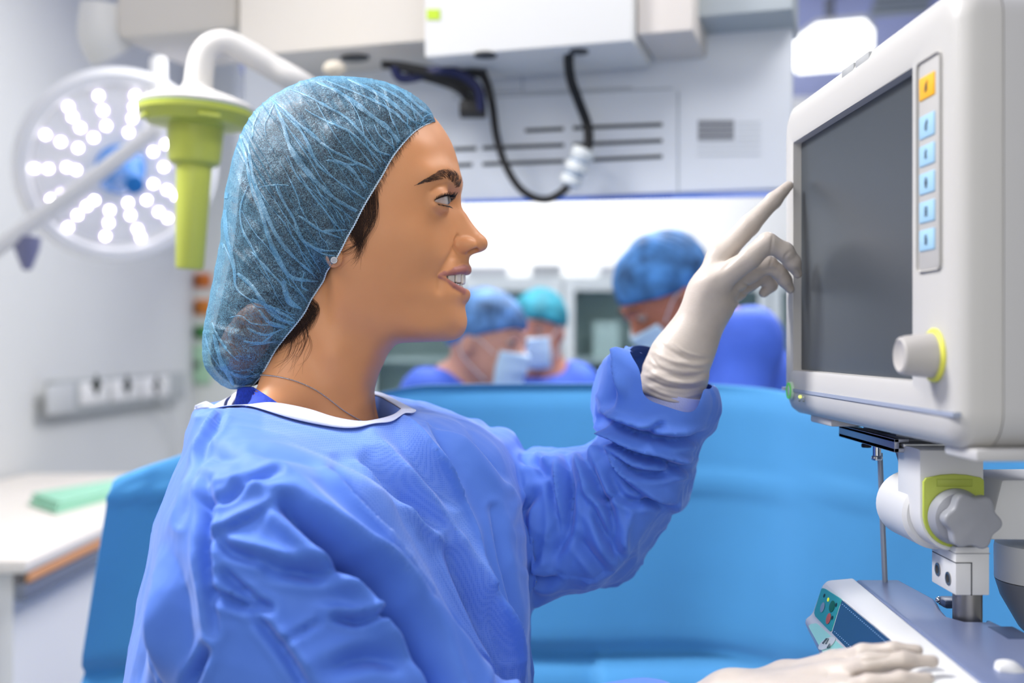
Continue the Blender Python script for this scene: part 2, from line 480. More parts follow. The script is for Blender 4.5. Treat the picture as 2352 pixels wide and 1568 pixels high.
# ---- trolley with worktop on the left
def trolley():
    r = empty('instrument_trolley', (-1.25, 2.8, 0), 'cream topped trolley with grey drawers standing along the left wall', 'trolley')
    x1 = -1.0; y0, y1 = 2.26, 3.75; xl = lambda y: LW(y) + .02
    zt = 1.0
    top = mat('cream_laminate', (236, 228, 216), .45)
    MB().hexa([(xl(y0), y0, zt - .03), (x1, y0, zt - .03), (x1, y1, zt - .03), (xl(y1), y1, zt - .03), (xl(y0), y0, zt), (x1, y0, zt), (x1, y1, zt), (xl(y1), y1, zt)], .008).build('worktop', top, r, world=True)
    MB().box((x1 - .012, y0 + .02, zt - .052), (x1 - .002, y1, zt - .032), .003).build('wood_edge', mat('orange_wood', (222, 160, 112), .5), r, world=True)
    MB().box((x1 - .03, y0 + .01, zt - .088), (x1 - .006, y1, zt - .054), .004).build('rail', mat('edge_shadow_slate', (120, 126, 140), .4), r, world=True)  # slate strip stands in for the shadow under the worktop edge
    MB().hexa([(xl(y0), y0 + .05, .08), (x1 - .05, y0 + .05, .08), (x1 - .05, y1, .08), (xl(y1), y1, .08), (xl(y0), y0 + .05, zt - .03), (x1 - .05, y0 + .05, zt - .03), (x1 - .05, y1, zt - .03), (xl(y1), y1, zt - .03)]).build('body', mat('trolley_white', (238, 237, 234), .5), r, world=True)
    # end with grey drawers
    for k, (z0, z1, c) in enumerate(((.84, .90, (70, 70, 66)), (.74, .83, (150, 152, 154)), (.63, .73, (140, 142, 144)), (.44, .62, (128, 128, 126)), (.2, .43, (140, 142, 144)))):
        o = MB().box((xl(y0) + .03, y0 + .02, z0), (x1 - .09, y0 + .05, z1), .006).build('drawer', mat('drawer_grey_%d' % k, c, .45), r, world=True)
        if k in (1, 2, 4):
            h = MB().box((-1.36, y0 + .005, z1 - .035), (-1.16, y0 + .02, z1 - .02), .004).build('handle', M_dark, None); h.data.transform(inv_of(r)); h.parent = o
        if k == 3:
            for x in (-1.16, -1.06, -1.26):
                h = MB().box((x - .022, y0 + .012, .46), (x + .022, y0 + .021, .60), .006).build('slot', M_dark, None); h.data.transform(inv_of(r)); h.parent = o
    for x in (xl(y0) + .08, x1 - .12):
        for y in (y0 + .15, y1 - .15): MB().cyl((x - .02, y, .04), (x + .02, y, .04), .04, 20, bev=.006).build('caster', M_black, r, world=True)
trolley()
def green_cloth():
    mb = MB()
    for k in range(3): mb.prism([(p.x, p.y) for p in [plane_hit(px, py, (0, 0, 1.0), (0, 0, 1)) for px, py in ((128 + 4 * k, 1182 - 2 * k), (300, 1136), (296, 1118), (66 + 4 * k, 1160 - 2 * k))]], 1.0005 + .010 * k, 1.010 + .010 * k, None, .004, 3)
    o = mb.build('folded_cloth', mat('mint_cloth', (158, 214, 184), .9, bump=.4, bscale=300)); tag(o, 'mint green folded cloth lying on the cream trolley top', 'cloth')
green_cloth()
# ---- cabinets at the back
def cabinet(name, x0, x1, y, z0, z1, doors, label):
    r = empty(name, ((x0 + x1) / 2, y + .2, 0), label, 'cabinet', 'glass cabinets at the back')
    fr = mat('cabinet_frame', (204, 212, 211), .4); ins = mat('cabinet_inside', (224, 236, 234), .6)
    MB().box((x0, y + .42, z0), (x1, y + .45, z1)).build('back_panel', ins, r, world=True)
    mb = MB(); mb.box((x0, y, z1 - .04), (x1, y + .419, z1)); mb.box((x0, y, z0), (x1, y + .419, z0 + .05)); mb.box((x0, y, z0 + .05), (x0 + .03, y + .42, z1 - .04)); mb.box((x1 - .03, y, z0 + .05), (x1, y + .42, z1 - .04)); mb.box((x0, y + .01, 0), (x1, y + .45, z0 - .001)); mb.build('carcass', fr, r, world=True)
    n = doors; w = (x1 - x0) / n
    for z in (1.08, 1.36): MB().box((x0 + .03, y + .05, z), (x1 - .03, y + .42, z + .02)).build('shelf', fr, r, world=True)
    for i in range(n):
        a, b = x0 + i * w + .004, x0 + (i + 1) * w - .004
        mb = MB(); e = .045
        mb.box((a, y - .02, z0 + .01), (a + e, y - .0004, z1 - .01), .002); mb.box((b - e, y - .02, z0 + .01), (b, y - .0004, z1 - .01), .002); mb.box((a + e, y - .0195, z0 + .0105), (b - e, y - .0005, z0 + .07)); mb.box((a + e, y - .0195, z1 - .06), (b - e, y - .0005, z1 - .0105))
        d = mb.build('door', fr, r, world=True)
        g = MB().box((a + e - .005, y - .014, z0 + .06), (b - e + .005, y - .008, z1 - .05)).build('pane', mat('cabinet_glass', (205, 228, 226), .04, trans=1., ior=1.02, alpha=.5), None); g.data.transform(inv_of(r)); g.parent = d
        h = MB().cyl((b - .02, y - .045, 1.2), (b - .02, y - .045, 1.36), .007, 10).build('handle', M_steel, None); h.data.transform(inv_of(r)); h.parent = d
cabinet('glass_cabinet', .22, 1.56, 4.75, .55, 1.73, 3, 'white framed glass cabinet with shelves behind the bending surgeon')
cabinet('glass_cabinet', -.64, .218, 4.75, .55, 1.73, 2, 'white framed glass cabinet behind the two masked surgeons')
def boxes_on_cabinet():
    for i, (px, w, h, c, lb) in enumerate(((1255, .13, .06, (170, 173, 174), 'pale grey carton on the cabinet top above the teal cap'), (1120, .18, .05, (184, 187, 190), 'low white carton on the cabinet top above the dark blue cap'), (1420, .16, .055, (184, 187, 190), 'white carton on the cabinet beside the bending head'))):
        x = (px - CXP) / FPX * 4.9; z = 1.73
        o = MB().box((x - w / 2, 4.85, z), (x + w / 2, 5.05, z + h), .004).build('carton', mat('carton_%d' % i, c, .7)); tag(o, lb, 'box', 'cartons on the cabinets')
    for i, (x, z, w, h, c, lb) in enumerate(((.50, 1.10, .16, .14, (206, 214, 196), 'pale green pack on the lower cabinet shelf'), (.82, 1.10, .18, .12, (226, 216, 170), 'cream pack on the cabinet shelf beside the mask'), (1.12, 1.38, .2, .12, (200, 214, 216), 'pale blue pack on the upper cabinet shelf'), (.42, 1.38, .12, .16, (214, 226, 224), 'pale pack on the upper shelf by the cabinet end'))):
        o = MB().box((x - w / 2, 4.88, z), (x + w / 2, 5.02, z + h), .006).build('supply_pack', mat('pack_%d' % i, c, .7)); tag(o, lb, 'pack', 'packs in the glass cabinet')
boxes_on_cabinet()
# ---- hanging octagonal lamp and a ceiling grille at the right
def octo_lamp():
    z = 2.62; pts = [plane_hit(px, py, (0, 0, z), (0, 0, 1)) for px, py in ((1819, 152), (1820, 103), (1876, 62), (1986, 52), (2007, 76), (2006, 122), (1968, 158), (1832, 170))]
    c = sum(pts, Vector()) / 8; r = empty('surgical_lamp', (c.x, c.y, z), 'bright white octagonal surgical lamp hanging under the glare tinted ceiling', 'lamp')
    MB().prism([(p.x, p.y) for p in pts], z + .001, z + .012).build('diffuser', mat('lamp_diffuser', (255, 255, 255), .5, emit=(255, 255, 252), estr=2.6), r, world=True)
    MB().prism([(c.x + (p.x - c.x) * 1.04, c.y + (p.y - c.y) * 1.04) for p in pts], z + .012, z + .03, bev=.004).build('lamp_head', M_white, r, world=True)
    q = plane_hit(1905, 158, (0, 0, z), (0, 0, 1)); MB().cyl((q.x, q.y, z + .028), (q.x, q.y, CEIL), .022, 20).build('suspension_tube', M_grey, r, world=True)
octo_lamp()
def ceiling_grille():
    z = CEIL - .03; pts = [plane_hit(px, py, (0, 0, z), (0, 0, 1)) for px, py in ((1996, 42), (2132, 30), (2145, -60), (2035, -55))]
    c = sum(pts, Vector()) / 4; r = empty('ceiling_grille', c, 'grey air grille in the glare tinted ceiling above the monitor', 'air grille')
    MB().prism([(p.x, p.y) for p in pts], z, CEIL - .001, bev=.004).build('frame', mat('grille_grey', (170, 178, 188), .5), r, world=True)
    mb = MB()
    for k in range(1, 6):
        a = pts[0].lerp(pts[3], k / 6); b = pts[1].lerp(pts[2], k / 6); mb.tube([a + Vector((0, 0, -.004)), b + Vector((0, 0, -.004))], .008, 6)
    mb.build('slats', mat('slat_grey', (150, 158, 170), .5), r, world=True)
ceiling_grille()
# ------------------------------------------------------------------ ceiling supply unit
PA = R(17); PU = Vector((math.cos(PA), -math.sin(PA), 0)); PN = Vector((-math.sin(PA), -math.cos(PA), 0))       # along the unit, out of it
PO = S(1200, 120, 1.88)
def pp(px, py, off=0.): return plane_hit(px, py, PO + PN * off, PN)
def slab_px(x0, x1, ybl, ybr, ytop, off, depth, bev=.006):
    """box whose front face lies `off` in front of the unit's plane; bottom edge by pixels, top at height ytop"""
    a = pp(x0, ybl, off); b = pp(x1, ybr, off); z = (a.z + b.z) / 2
    f = [Vector((a.x, a.y, z)), Vector((b.x, b.y, z)), Vector((b.x, b.y, ytop)), Vector((a.x, a.y, ytop))]
    return quad_box(f, PN, depth, bev)
def pendant():
    c = pp(1150, 120, -.2); r = empty('ceiling_supply_unit', (c.x, c.y, CEIL), 'big grey and white ceiling supply unit with louvred panel behind the woman', 'supply unit')
    beige = mat('warm_white_metal', (222, 215, 204), .45); lw_ = mat('cool_white_metal', (222, 222, 220), .4); pg = mat('panel_grey', (216, 220, 226), .42)
    slab_px(548, 985, 119, 106, CEIL - .005, .0, .18).build('left_housing', beige, r, world=True)
    fl = slab_px(256, 545, 95, 68, CEIL - .005, -.10, .26, .03).build('end_housing', beige, r, world=True)
    MB().tube([pp(248, 20, -.14), pp(243, 80, -.14), pp(262, 118, -.16)], .055, 20, 6).build('end_bumper', mat('bumper_white', (224, 222, 216), .4), r, world=True)
    wb = slab_px(974, 1453, 127, 100, CEIL - .005, .035, .18, .005).build('front_cover', lw_, r, world=True)
    slab_px(1462, 1592, 79, 72, CEIL - .005, .01, .20).build('right_housing', mat('right_white_metal', (218, 211, 204), .45), r, world=True)
    # green stickers on the white cover
    s = quad_box([pp(980, 45, .037), pp(1010, 45, .037), pp(1010, 21, .037), pp(980, 21, .037)], PN, .0015).build('sticker', mat('lime_sticker', (176, 204, 10), .5), None); s.data.transform(inv_of(r)); s.parent = wb
    # louvred panel behind
    B = -.17
    a = pp(560, 470, B); b = pp(1820, 445, B); z = (a.z + b.z) / 2
    pan = quad_box([Vector((a.x, a.y, z)), Vector((b.x, b.y, z)), Vector((b.x, b.y, CEIL - .005)), Vector((a.x, a.y, CEIL - .005))], PN, .035, .004).build('panel', pg, r, world=True)
    def on_panel(x0, x1, y0l, y0r, h, m, name, t=.003, off=.0015):
        o = quad_box([pp(x0, y0l + h / 2, B + off), pp(x1, y0r + h / 2, B + off), pp(x1, y0r - h / 2, B + off), pp(x0, y0l - h / 2, B + off)], PN, t).build(name, m, None); o.data.transform(inv_of(r)); o.parent = pan
    dk = mat('louvre_dark', (40, 48, 54), .6); gv = mat('groove_grey', (160, 168, 176), .6)
    for x0, x1, yl, yr in ((1206, 1294, 300, 296), (1316, 1521, 294, 286), (1040, 1094, 343, 341), (1108, 1295, 340, 333), (1316, 1521, 332, 323), (1040, 1084, 380, 378), (1108, 1295, 377, 370), (1316, 1521, 369, 359)):
        on_panel(x0, x1, yl, yr, 8.5, dk, 'louvre')
    for x0, x1, yl, yr in ((1040, 1545, 226, 203), (1040, 1200, 216, 209)): on_panel(x0, x1, yl, yr, 2.2, gv, 'groove')
    on_panel(1556, 1559, 330, 330, 240, gv, 'groove'); on_panel(1199, 1201, 182, 182, 56, gv, 'groove'); on_panel(1200, 1450, 213, 202, 2, gv, 'groove')
    for k in range(4): on_panel(1603, 1686, 281 + 12 * k, 280 + 12 * k, 9.5, mat('vent_grey', (126, 129, 136), .6), 'vent_slot')
    for k in range(7): on_panel(1692 if k < 4 else 1603, 1748, 281 + 12.5 * k, 279 + 12.5 * k, 1.6, mat('vent_faint', (186, 192, 198), .6), 'vent_slot')
    # overhang on the right and the blue light strip along the lower edge
    slab_px(1600, 1822, 34, 28, CEIL - .005, -.06, .20).build('upper_shroud', mat('shroud_grey', (176, 184, 188), .5), r, world=True)
    on_panel(1062, 1775, 463, 446, 9, mat('blue_strip', (70, 110, 195), .4, emit=(58, 90, 180), estr=.2), 'light_strip', .006, .003)
    for k in range(22): on_panel(1350 + k * 9, 1353 + k * 9, 455 - k * .25, 455 - k * .25, 10, mat('strip_tick', (50, 84, 170), .5), 'tick', .003, .0045)
    # cable gland plates and small openings on the underside
    z = pp(815, 112, .0).z
    for px, py, w, h, nm in ((815, 133, 34, 11, 'cable_port'), (1115, 125, 26, 7, 'cable_port'), (1330, 116, 22, 6, 'cable_port')):
        zz = z if px < 974 else pp(1200, 113, .035).z
        q = plane_hit(px, py, (0, 0, zz), (0, 0, 1)); mb = MB(); M = Matrix.Translation((q.x, q.y, zz - .003)) @ Matrix.Rotation(-PA, 4, 'Z') @ Matrix.Diagonal((w / FPX * q.y, .02, 1, 1)).to_4x4()
        mb.lathe([(0, 0), (1, 0), (1, .004), (0, .004)], 28, M, close=False); mb.build(nm, M_dark, r, world=True)
    q = S(768, 158, 1.92); MB().sphere(q, .02, sub=3, sc=(1, 1, .7)).build('rubber_foot', mat('cream_foot', (214, 204, 186), .6), r, world=True)
pendant()
def unit_cable():
    d = lambda px, py, o=.06: pp(px, py, o - .17)
    r = empty('power_cable', d(1300, 130), 'black looped power cable with white connector hanging under the white cover', 'cable')
    MB().tube([d(1108, 165, .10), d(1122, 200, .07), d(1132, 250, .06), d(1140, 310, .06), d(1158, 372, .06), d(1188, 425, .06), d(1222, 452, .06), d(1256, 458, .06), d(1285, 445, .06), d(1306, 425, .06), d(1318, 405)], .0072, 12, 6).build('lower_cord', M_black, r, world=True)
    MB().tube([d(1310, 108, .16), d(1306, 140, .14), d(1312, 185, .11), d(1330, 235, .08), d(1347, 280, .06), d(1352, 315, .06), d(1348, 345, .06)], .0088, 12, 6).build('upper_cord', M_black, r, world=True)
    mb = MB(); a, b = d(1344, 340), d(1306, 428); dr = (b - a)
    M = Matrix.Translation(a) @ dr.to_track_quat('Z', 'Y').to_matrix().to_4x4(); L = dr.length
    mb.lathe([(.009, 0), (.020, .002), (.022, L * .18), (.017, L * .30), (.016, L * .36), (.021, L * .42), (.021, L * .58), (.015, L * .64), (.015, L * .70), (.020, L * .76), (.019, L * .93), (.010, L)], 20, M); mb.build('connector', mat('connector_white', (222, 226, 226), .45), r, world=True)
    for f in (.33, .67):
        p = a + dr * f; q = a + dr * (f + .05); MB().cyl(p + (PN * .002), q + PN * .002, .0165, 16).build('connector_ring', mat('connector_blue_grey', (120, 146, 178), .5), r, world=True)
unit_cable()
def cable_bundle():
    d = lambda px, py, o=.10: pp(px, py, o - .17)
    r = empty('cable_bundle', d(1000, 150, .14), 'bundle of black and navy cables clipped under the supply unit', 'cables')
    MB().tube([d(878, 148, .16), d(915, 150, .14), d(960, 158, .13), d(1030, 172, .12), d(1085, 168, .11), d(1112, 178, .10), d(1128, 230, .10)], .0075, 10, 6).build('cord', M_black, r, world=True)
    nv = mat('navy_cord', (28, 34, 78), .5)
    MB().tube([d(905, 152, .15), d(918, 178, .14), d(950, 178, .13), d(1010, 162, .13), d(1060, 172, .12), d(1098, 205, .11), d(1104, 255, .10)], .009, 10, 6).build('cord', nv, r, world=True)
    MB().tube([d(960, 172, .13), d(1010, 186, .12), d(1055, 205, .11), d(1076, 235, .10), d(1070, 258, .10)], .008, 10, 6).build('cord', M_black, r, world=True)
    MB().tube([d(900, 148, .15), d(960, 165, .14), d(1040, 180, .12), d(1086, 210, .11), d(1092, 250, .10)], .007, 10, 6).build('cord', M_black, r, world=True)
    a = d(1086, 250, .10); MB().box((a.x - .024, a.y - .012, a.z - .014), (a.x + .024, a.y + .02, a.z + .014), .004).build('plug', M_black, r, world=True)
cable_bundle()
# ---- surgical light with many LEDs, left
def or_lamp():
    c = S(272, 384, 3.0); n = Vector((.50, -.80, -.36)).normalized()
    r = empty('surgical_light', c, 'round surgical light with white rim, many bright LEDs and blue handle', 'lamp')
    M = Matrix.Translation(c) @ n.to_track_quat('Z', 'Y').to_matrix().to_4x4()
    rad = .236
    MB().lathe([(0, -.09), (.12, -.085), (.22, -.055), (rad + .012, -.01), (rad + .014, .004), (rad - .02, .008), (rad - .024, .0)], 72, M, close=False).build('lamp_shell', M_white, r, world=True)
    MB().lathe([(rad + .014, -.012), (rad + .03, -.004), (rad + .034, .008), (rad + .02, .02), (rad - .004, .018), (rad - .014, .004)], 72, M).build('rim', mat('lamp_rim', (232, 232, 232), .35), r, world=True)
    MB().lathe([(0, .001), (rad - .01, .001), (rad - .012, .003), (0, .003)], 72, M, close=False).build('light_face', mat('lamp_face', (104, 98, 140), .3), r, world=True)
    led = None; rng = random.Random(11); me = mat('led', (255, 255, 255), .4, emit=(255, 252, 255), estr=16)
    ml = mat('led_lens', (232, 222, 240), .2, emit=(235, 225, 250), estr=.25)
    pos = []
    for k in range(14):
        a0 = k * 2 * math.pi / 14 + .1
        for rr in ((.105, .14, .175, .208) if k % 2 else (.12, .16, .2)): pos.append((rr + rng.uniform(-.006, .006), a0 + rng.uniform(-.05, .05)))
    for i, (rr, a) in enumerate(pos):
        q = Vector((rr * math.cos(a), rr * math.sin(a), .004))
        if led is None:
            b = MB().lathe([(0, 0), (.016, 0), (.018, .002), (.0165, .004), (0, .005)], 16, None, close=False); led = b.build('lens', ml, r)
            led2 = MB().lathe([(0, .0055), (.0085, .0055), (.006, .009), (0, .010)], 12, None, close=False).build('led', me, led)
            o, o2 = led, led2
        else:
            o = led.copy(); COL.objects.link(o); o2 = led2.copy(); COL.objects.link(o2); o2.parent = o
        o.matrix_local = inv_of(r) @ M @ Matrix.Translation(q)
    bl = mat('blue_handle', (34, 116, 190), .4)
    MB().lathe([(0, .0), (.06, .0), (.068, .025), (.052, .055), (.032, .08), (.027, .19), (.023, .2), (0, .204)], 32, M, close=False).build('handle', bl, r, world=True)
    MB().tube([S(-60, 612, 2.72), S(60, 520, 2.74), S(200, 418, 2.77), S(352, 302, 2.8)], .020, 16, 4).build('yoke_bar', M_white, r, world=True)
    MB().tube([S(364, 140, 3.0), S(364, 190, 2.97), S(358, 250, 2.93), S(352, 302, 2.8)], .022, 16, 4).build('strut', M_white, r, world=True)
    MB().lathe([(0, -.055), (.012, -.05), (.03, .0), (.034, .03), (0, .035)], 20, Matrix.Translation(S(62, 572, 2.76)), close=False).build('joint_cap', mat('violet_grey', (118, 120, 150), .4), r, world=True)
    MB().tube([S(-60, 612, 2.72), S(-260, 500, 2.7), S(-330, 100, 2.8), Vector((S(-330, 0, 2.8).x, 2.8, CEIL))], .03, 16, 5).build('suspension_arm', M_white, r, world=True)
or_lamp()
# ---- light arm with the green handle, close behind the cap
def handle_arm():
    d = 1.62; k = d / FPX; base = S(452, 240, d)
    r = empty('light_handle_arm', base, 'white tubular arm ending in a yellow green conical light handle', 'light handle')
    wh = mat('arm_white', (208, 205, 200), .35)
    P = [S(455, 238, d), S(458, 170, d), S(472, 118, d), S(508, 98, d + .005), (S(552, 112, d + .015)), S(620, 152, d + .03), S(700, 198, d + .05), S(790, 262, d + .16), pp(860, 330, -.166)]
    MB().tube(P, [33 * k, 32 * k, 30 * k, 29 * k, 29 * k, 29 * k, 29 * k, 29 * k, 29 * k], 24, 6).build('arm_tube', wh, r, world=True)
    T = Matrix.Translation(base) @ Matrix.Rotation(R(2.5), 4, 'Y')
    MB().lathe([(33 * k, 46 * k), (36 * k, 36 * k), (56 * k, 28 * k), (90 * k, 17 * k), (122 * k, 4 * k), (131 * k, -5 * k), (128 * k, -13 * k), (40 * k, -13 * k)], 56, T).build('flange', wh, r, world=True)
    g = mat('green_handle', (188, 196, 86), .3, trans=0., sss=.12, sssr=(1, 1, .2)); gd = mat('green_handle_dark', (112, 150, 46), .35)
    h = MB().lathe([(124 * k, -13 * k), (131 * k, -16 * k), (129 * k, -26 * k), (112 * k, -42 * k), (108 * k, -48 * k), (66 * k, -54 * k), (64 * k, -60 * k), (58 * k, -130 * k), (52 * k, -138 * k), (42 * k, -142 * k), (40 * k, -150 * k), (32 * k, -372 * k), (28 * k, -378 * k), (0, -380 * k)], 56, T, close=False).build('handle', g, r, world=True)
    MB().lathe([(122 * k, -13 * k), (129.5 * k, -13 * k), (129.5 * k, -16 * k), (122 * k, -16 * k)], 56, T).build('seal', gd, r, world=True)
    for a in (-150, -60, 30, 120):
        a = R(a); M = T @ Matrix.Rotation(a, 4, 'Z')
        o = MB().box((100 * k, -24 * k, -46 * k), (122 * k, 24 * k, -38 * k), 2 * k, M=M).build('grip_rib', g, None); o.data.transform(inv_of(r)); o.parent = h
handle_arm()
# ------------------------------------------------------------------ patient monitor
MA = Vector((-.0305, 1, 0)).normalized(); MN = Vector((-1, -.0305, 0)).normalized()      # along the screen (away from the camera), out of the screen
MO = S(1822, 582, 1.06)
def mp(px, py, off=0.): return plane_hit(px, py, MO + MN * off, MN)
def ms(px): return (mp(px, 784) - MO).dot(MA)            # distance along the screen for a pixel column
def mz(px, py): return mp(px, py).z
MMAT = Matrix((( MA.x, 0, MN.x, MO.x), (MA.y, 0, MN.y, MO.y), (0, 1, 0, 0), (0, 0, 0, 1)))    # local x along, y up, z out
def rrect(x0, x1, y0, y1, r, n=8):
    P = []
    for cx, cy, a0 in ((x1 - r, y1 - r, 0), (x0 + r, y1 - r, 90), (x0 + r, y0 + r, 180), (x1 - r, y0 + r, 270)):
        for k in range(n + 1):
            a = R(a0 + 90 * k / n); P.append((cx + r * math.cos(a), cy + r * math.sin(a)))
    return P
def ring_loft(loops):
    """closed loops (same count) of 3-D points joined in order"""
    mb = MB(); b = mb.bm; L = [[b.verts.new(p) for p in lp] for lp in loops]; n = len(L[0])
    for A, B in zip(L, L[1:]):
        for k in range(n): b.faces.new((A[k], A[(k + 1) % n], B[(k + 1) % n], B[k]))
    return mb, L
def monitor():
    root = empty('patient_monitor', mp(1990, 1000, -.08), 'large white patient monitor with a dark blank screen facing the woman', 'monitor')
    root.location = Vector((MO.x + .09, .88, 1.377))
    bez = mat('monitor_white', (192, 190, 186), .42); shell = mat('monitor_shell', (188, 187, 186), .45)
    s0, s1 = ms(2203), ms(1796); z0, z1 = 1.3795, 1.683
    q0, q1 = ms(2092), ms(1820); w0, w1 = mz(2090, 873), (mz(2090, 163) + mz(1822, 324)) / 2
    def L(out, dz, r, zo): return [tuple(MMAT @ Vector((x, y, zo))) for x, y in rrect(s0 - out, s1 + out, z0 - out, z1 + out, r)]
    def I(o, zo):
        return [tuple(MMAT @ Vector((x, y, zo))) for x, y in rrect(q0 - o, q1 + o, w0 - o, w1 + o, .0015)]
    loops = [I(0, -.009), I(.0006, -.001), I(.004, .0), L(-.020, 0, .012, .0), L(-.012, 0, .018, -.001), L(-.005, 0, .022, -.0045), L(-.001, 0, .025, -.010), L(0, 0, .026, -.016), L(0, 0, .026, -.0275), L(-.0012, 0, .026, -.028), L(-.0012, 0, .026, -.029)]
    mb, _ = ring_loft(loops); mb.build('bezel', bez, root, ang=50, world=True)
    mb, LL = ring_loft([L(-.0006, 0, .026, -.0292), L(-.0004, 0, .026, -.032), L(-.002, 0, .026, -.10), L(-.03, 0, .03, -.17)]); mb.bm.faces.new(LL[-1]); mb.bm.faces.new(LL[0][::-1]); mb.build('rear_shell', shell, root, ang=50, world=True)
    scr = MB(); scr.box((q0 - .004, w0 - .004, -.0125), (q1 + .004, w1 + .004, -.0088), M=MMAT)
    sc = scr.build('screen', mat('screen_glass', (62, 68, 74), .30, spec=.4), root, world=True)
    # groove above the chin and chin details
    zg = 1.4035
    MB().box((s0 + .006, zg - .0018, -.004), (s1 - .004, zg + .0012, .0012), M=MMAT).build('chin_groove', mat('groove_blue_grey', (150, 158, 176), .5), root, world=True)
    # key strip
    k0, k1 = ms(2164), ms(2110); st = MB(); st.box((k0, mz(2137, 622), -.002), (k1, mz(2137, 132), .0012), .004, M=MMAT)
    strip = st.build('key_strip', mat('key_strip_grey', (180, 178, 175), .45), root, world=True)
    ka, kb = ms(2152.5), ms(2117.5); ic = mat('key_icon', (60, 70, 86), .6)
    keys = [(168, 229, (240, 176, 28), 0), (258, 319, (156, 196, 222), 1), (327, 383, (156, 196, 222), 2), (391, 448, (156, 196, 222), 3), (457, 514, (156, 196, 222), 4), (522, 579, (156, 196, 222), 5)]
    for ya, yb, c, kind in keys:
        za, zb = mz(2135, yb - 4), mz(2135, ya + 4); o = MB().box((ka, za, .0), (kb, zb, .0022), .0008, M=MMAT).build('key', mat('key_%d' % c[0], c, .45), root, world=True)
        cx, cz = (ka + kb) / 2, (za + zb) / 2; u = (zb - za) * .30; mb = MB(); zf = .0024
        seg = []
        if kind in (0, 1):      # bell
            seg = [((-.5, -.5), (.5, -.5)), ((-.5, -.5), (-.32, .1)), ((.5, -.5), (.32, .1)), ((-.32, .1), (0, .5)), ((.32, .1), (0, .5)), ((-.12, -.7), (.12, -.7))]
            if kind == 0: seg += [((-.7, -.7), (.7, .8))]
            else: seg += [((.5, .2), (.8, .6)), ((.3, .5), (.6, .9))]
        elif kind == 2: seg = [((-.6, .5), (.6, .5)), ((-.6, .15), (.3, .15)), ((-.6, .5), (-.6, -.6)), ((-.2, -.2), (.5, -.2)), ((-.2, -.5), (.5, -.5)), ((0, .5), (0, .9))]
        elif kind == 3: seg = [((.6 * math.cos(R(a)), .8 * math.sin(R(a))), (.6 * math.cos(R(a + 30)), .8 * math.sin(R(a + 30)))) for a in range(0, 360, 30)] + [((-.25, -.3), (.25, .3)), ((-.25, .3), (.25, -.3))]
        elif kind == 4: seg = [((-.6, -.7), (.6, -.7)), ((.6, -.7), (.6, .7)), ((.6, .7), (-.6, .7)), ((-.6, .7), (-.6, -.7)), ((-.25, .1), (.25, .1)), ((-.25, -.2), (.25, -.2))]
        else: seg = [((-.5, y), (.5, y)) for y in (-.7, -.35, 0, .35, .7)] + [((-.5, -.7), (-.5, .7)), ((.5, -.7), (.5, .2))]
        sx = -u * .62        # mirrored: the screen's own left is the far side
        for (ax, ay), (bx, by) in seg: mb.tube([MMAT @ Vector((cx + ax * sx, cz + ay * u, zf)), MMAT @ Vector((cx + bx * sx, cz + by * u, zf))], .00035, 5)
        i = mb.build('key_icon', ic, None); i.data.transform(inv_of(root)); i.parent = o
    # rotary knob
    kc = mp(2147, 816); kx, kz = (kc - MO).dot(MA), kc.z; KM = MMAT @ Matrix.Translation((kx, kz, 0))
    MB().lathe([(.0, -.001), (.0178, -.001), (.0182, .0012), (.0170, .0026), (.0, .0026)], 40, KM, close=False).build('knob_ring', mat('yellow_ring', (226, 224, 92), .4), root, world=True)
    kb_ = MB().lathe([(0, .002), (.0152, .002), (.0148, .006), (.0132, .020), (.0122, .0232), (.0105, .0242), (.0095, .0236), (.006, .0222), (0, .0218)], 40, KM, close=False).build('knob', mat('knob_grey', (178, 174, 170), .45), root, world=True)
    # power key, status LEDs, alarm lamp lenses, feet
    pc = mp(1818.5, 897); PM = MMAT @ Matrix.Translation(((pc - MO).dot(MA), pc.z, 0))
    MB().lathe([(0, .0), (.0085, .0), (.0085, .0022), (.007, .003), (0, .003)], 32, PM, close=False).build('power_key', mat('power_key_pale', (196, 222, 200), .4), root, world=True)
    MB().lathe([(.0058, .003), (.0080, .003), (.0080, .0036), (.0058, .0036), (.0058, .003)], 32, PM, close=False).build('power_ring', mat('power_green', (84, 186, 74), .4, emit=(80, 190, 70), estr=.4), root, world=True)
    for px, py, c, e in ((1837.5, 911, (226, 236, 120), 1.2), (1846, 913, (190, 196, 190), 0), (1846, 921, (120, 130, 128), 0), (1836, 920, (130, 138, 136), 0)):
        q = mp(px, py, .001); MB().sphere(q, .0017 if e else .001, sub=2).build('status_led', mat('led_%d' % c[0], c, .4, emit=c, estr=e), root, world=True)
    for a, b in ((1930, 1957), (1961, 1992)):
        x0, x1 = ms(b), ms(a); MB().box((x0, z1 - .0145, -.0075), (x1, z1 - .0055, -.0010), .0012, M=MMAT).build('alarm_lens', mat('alarm_lens', (172, 174, 174), .3), root, world=True)
    for a, b, y in ((1832, 1878, 0), (2128, 2200, 0)):
        x0, x1 = ms(b), ms(a); MB().box((x0, z0 - .006, -.055), (x1, z0 + .002, -.012), .002, M=MMAT).build('foot', shell, root, world=True)
monitor()
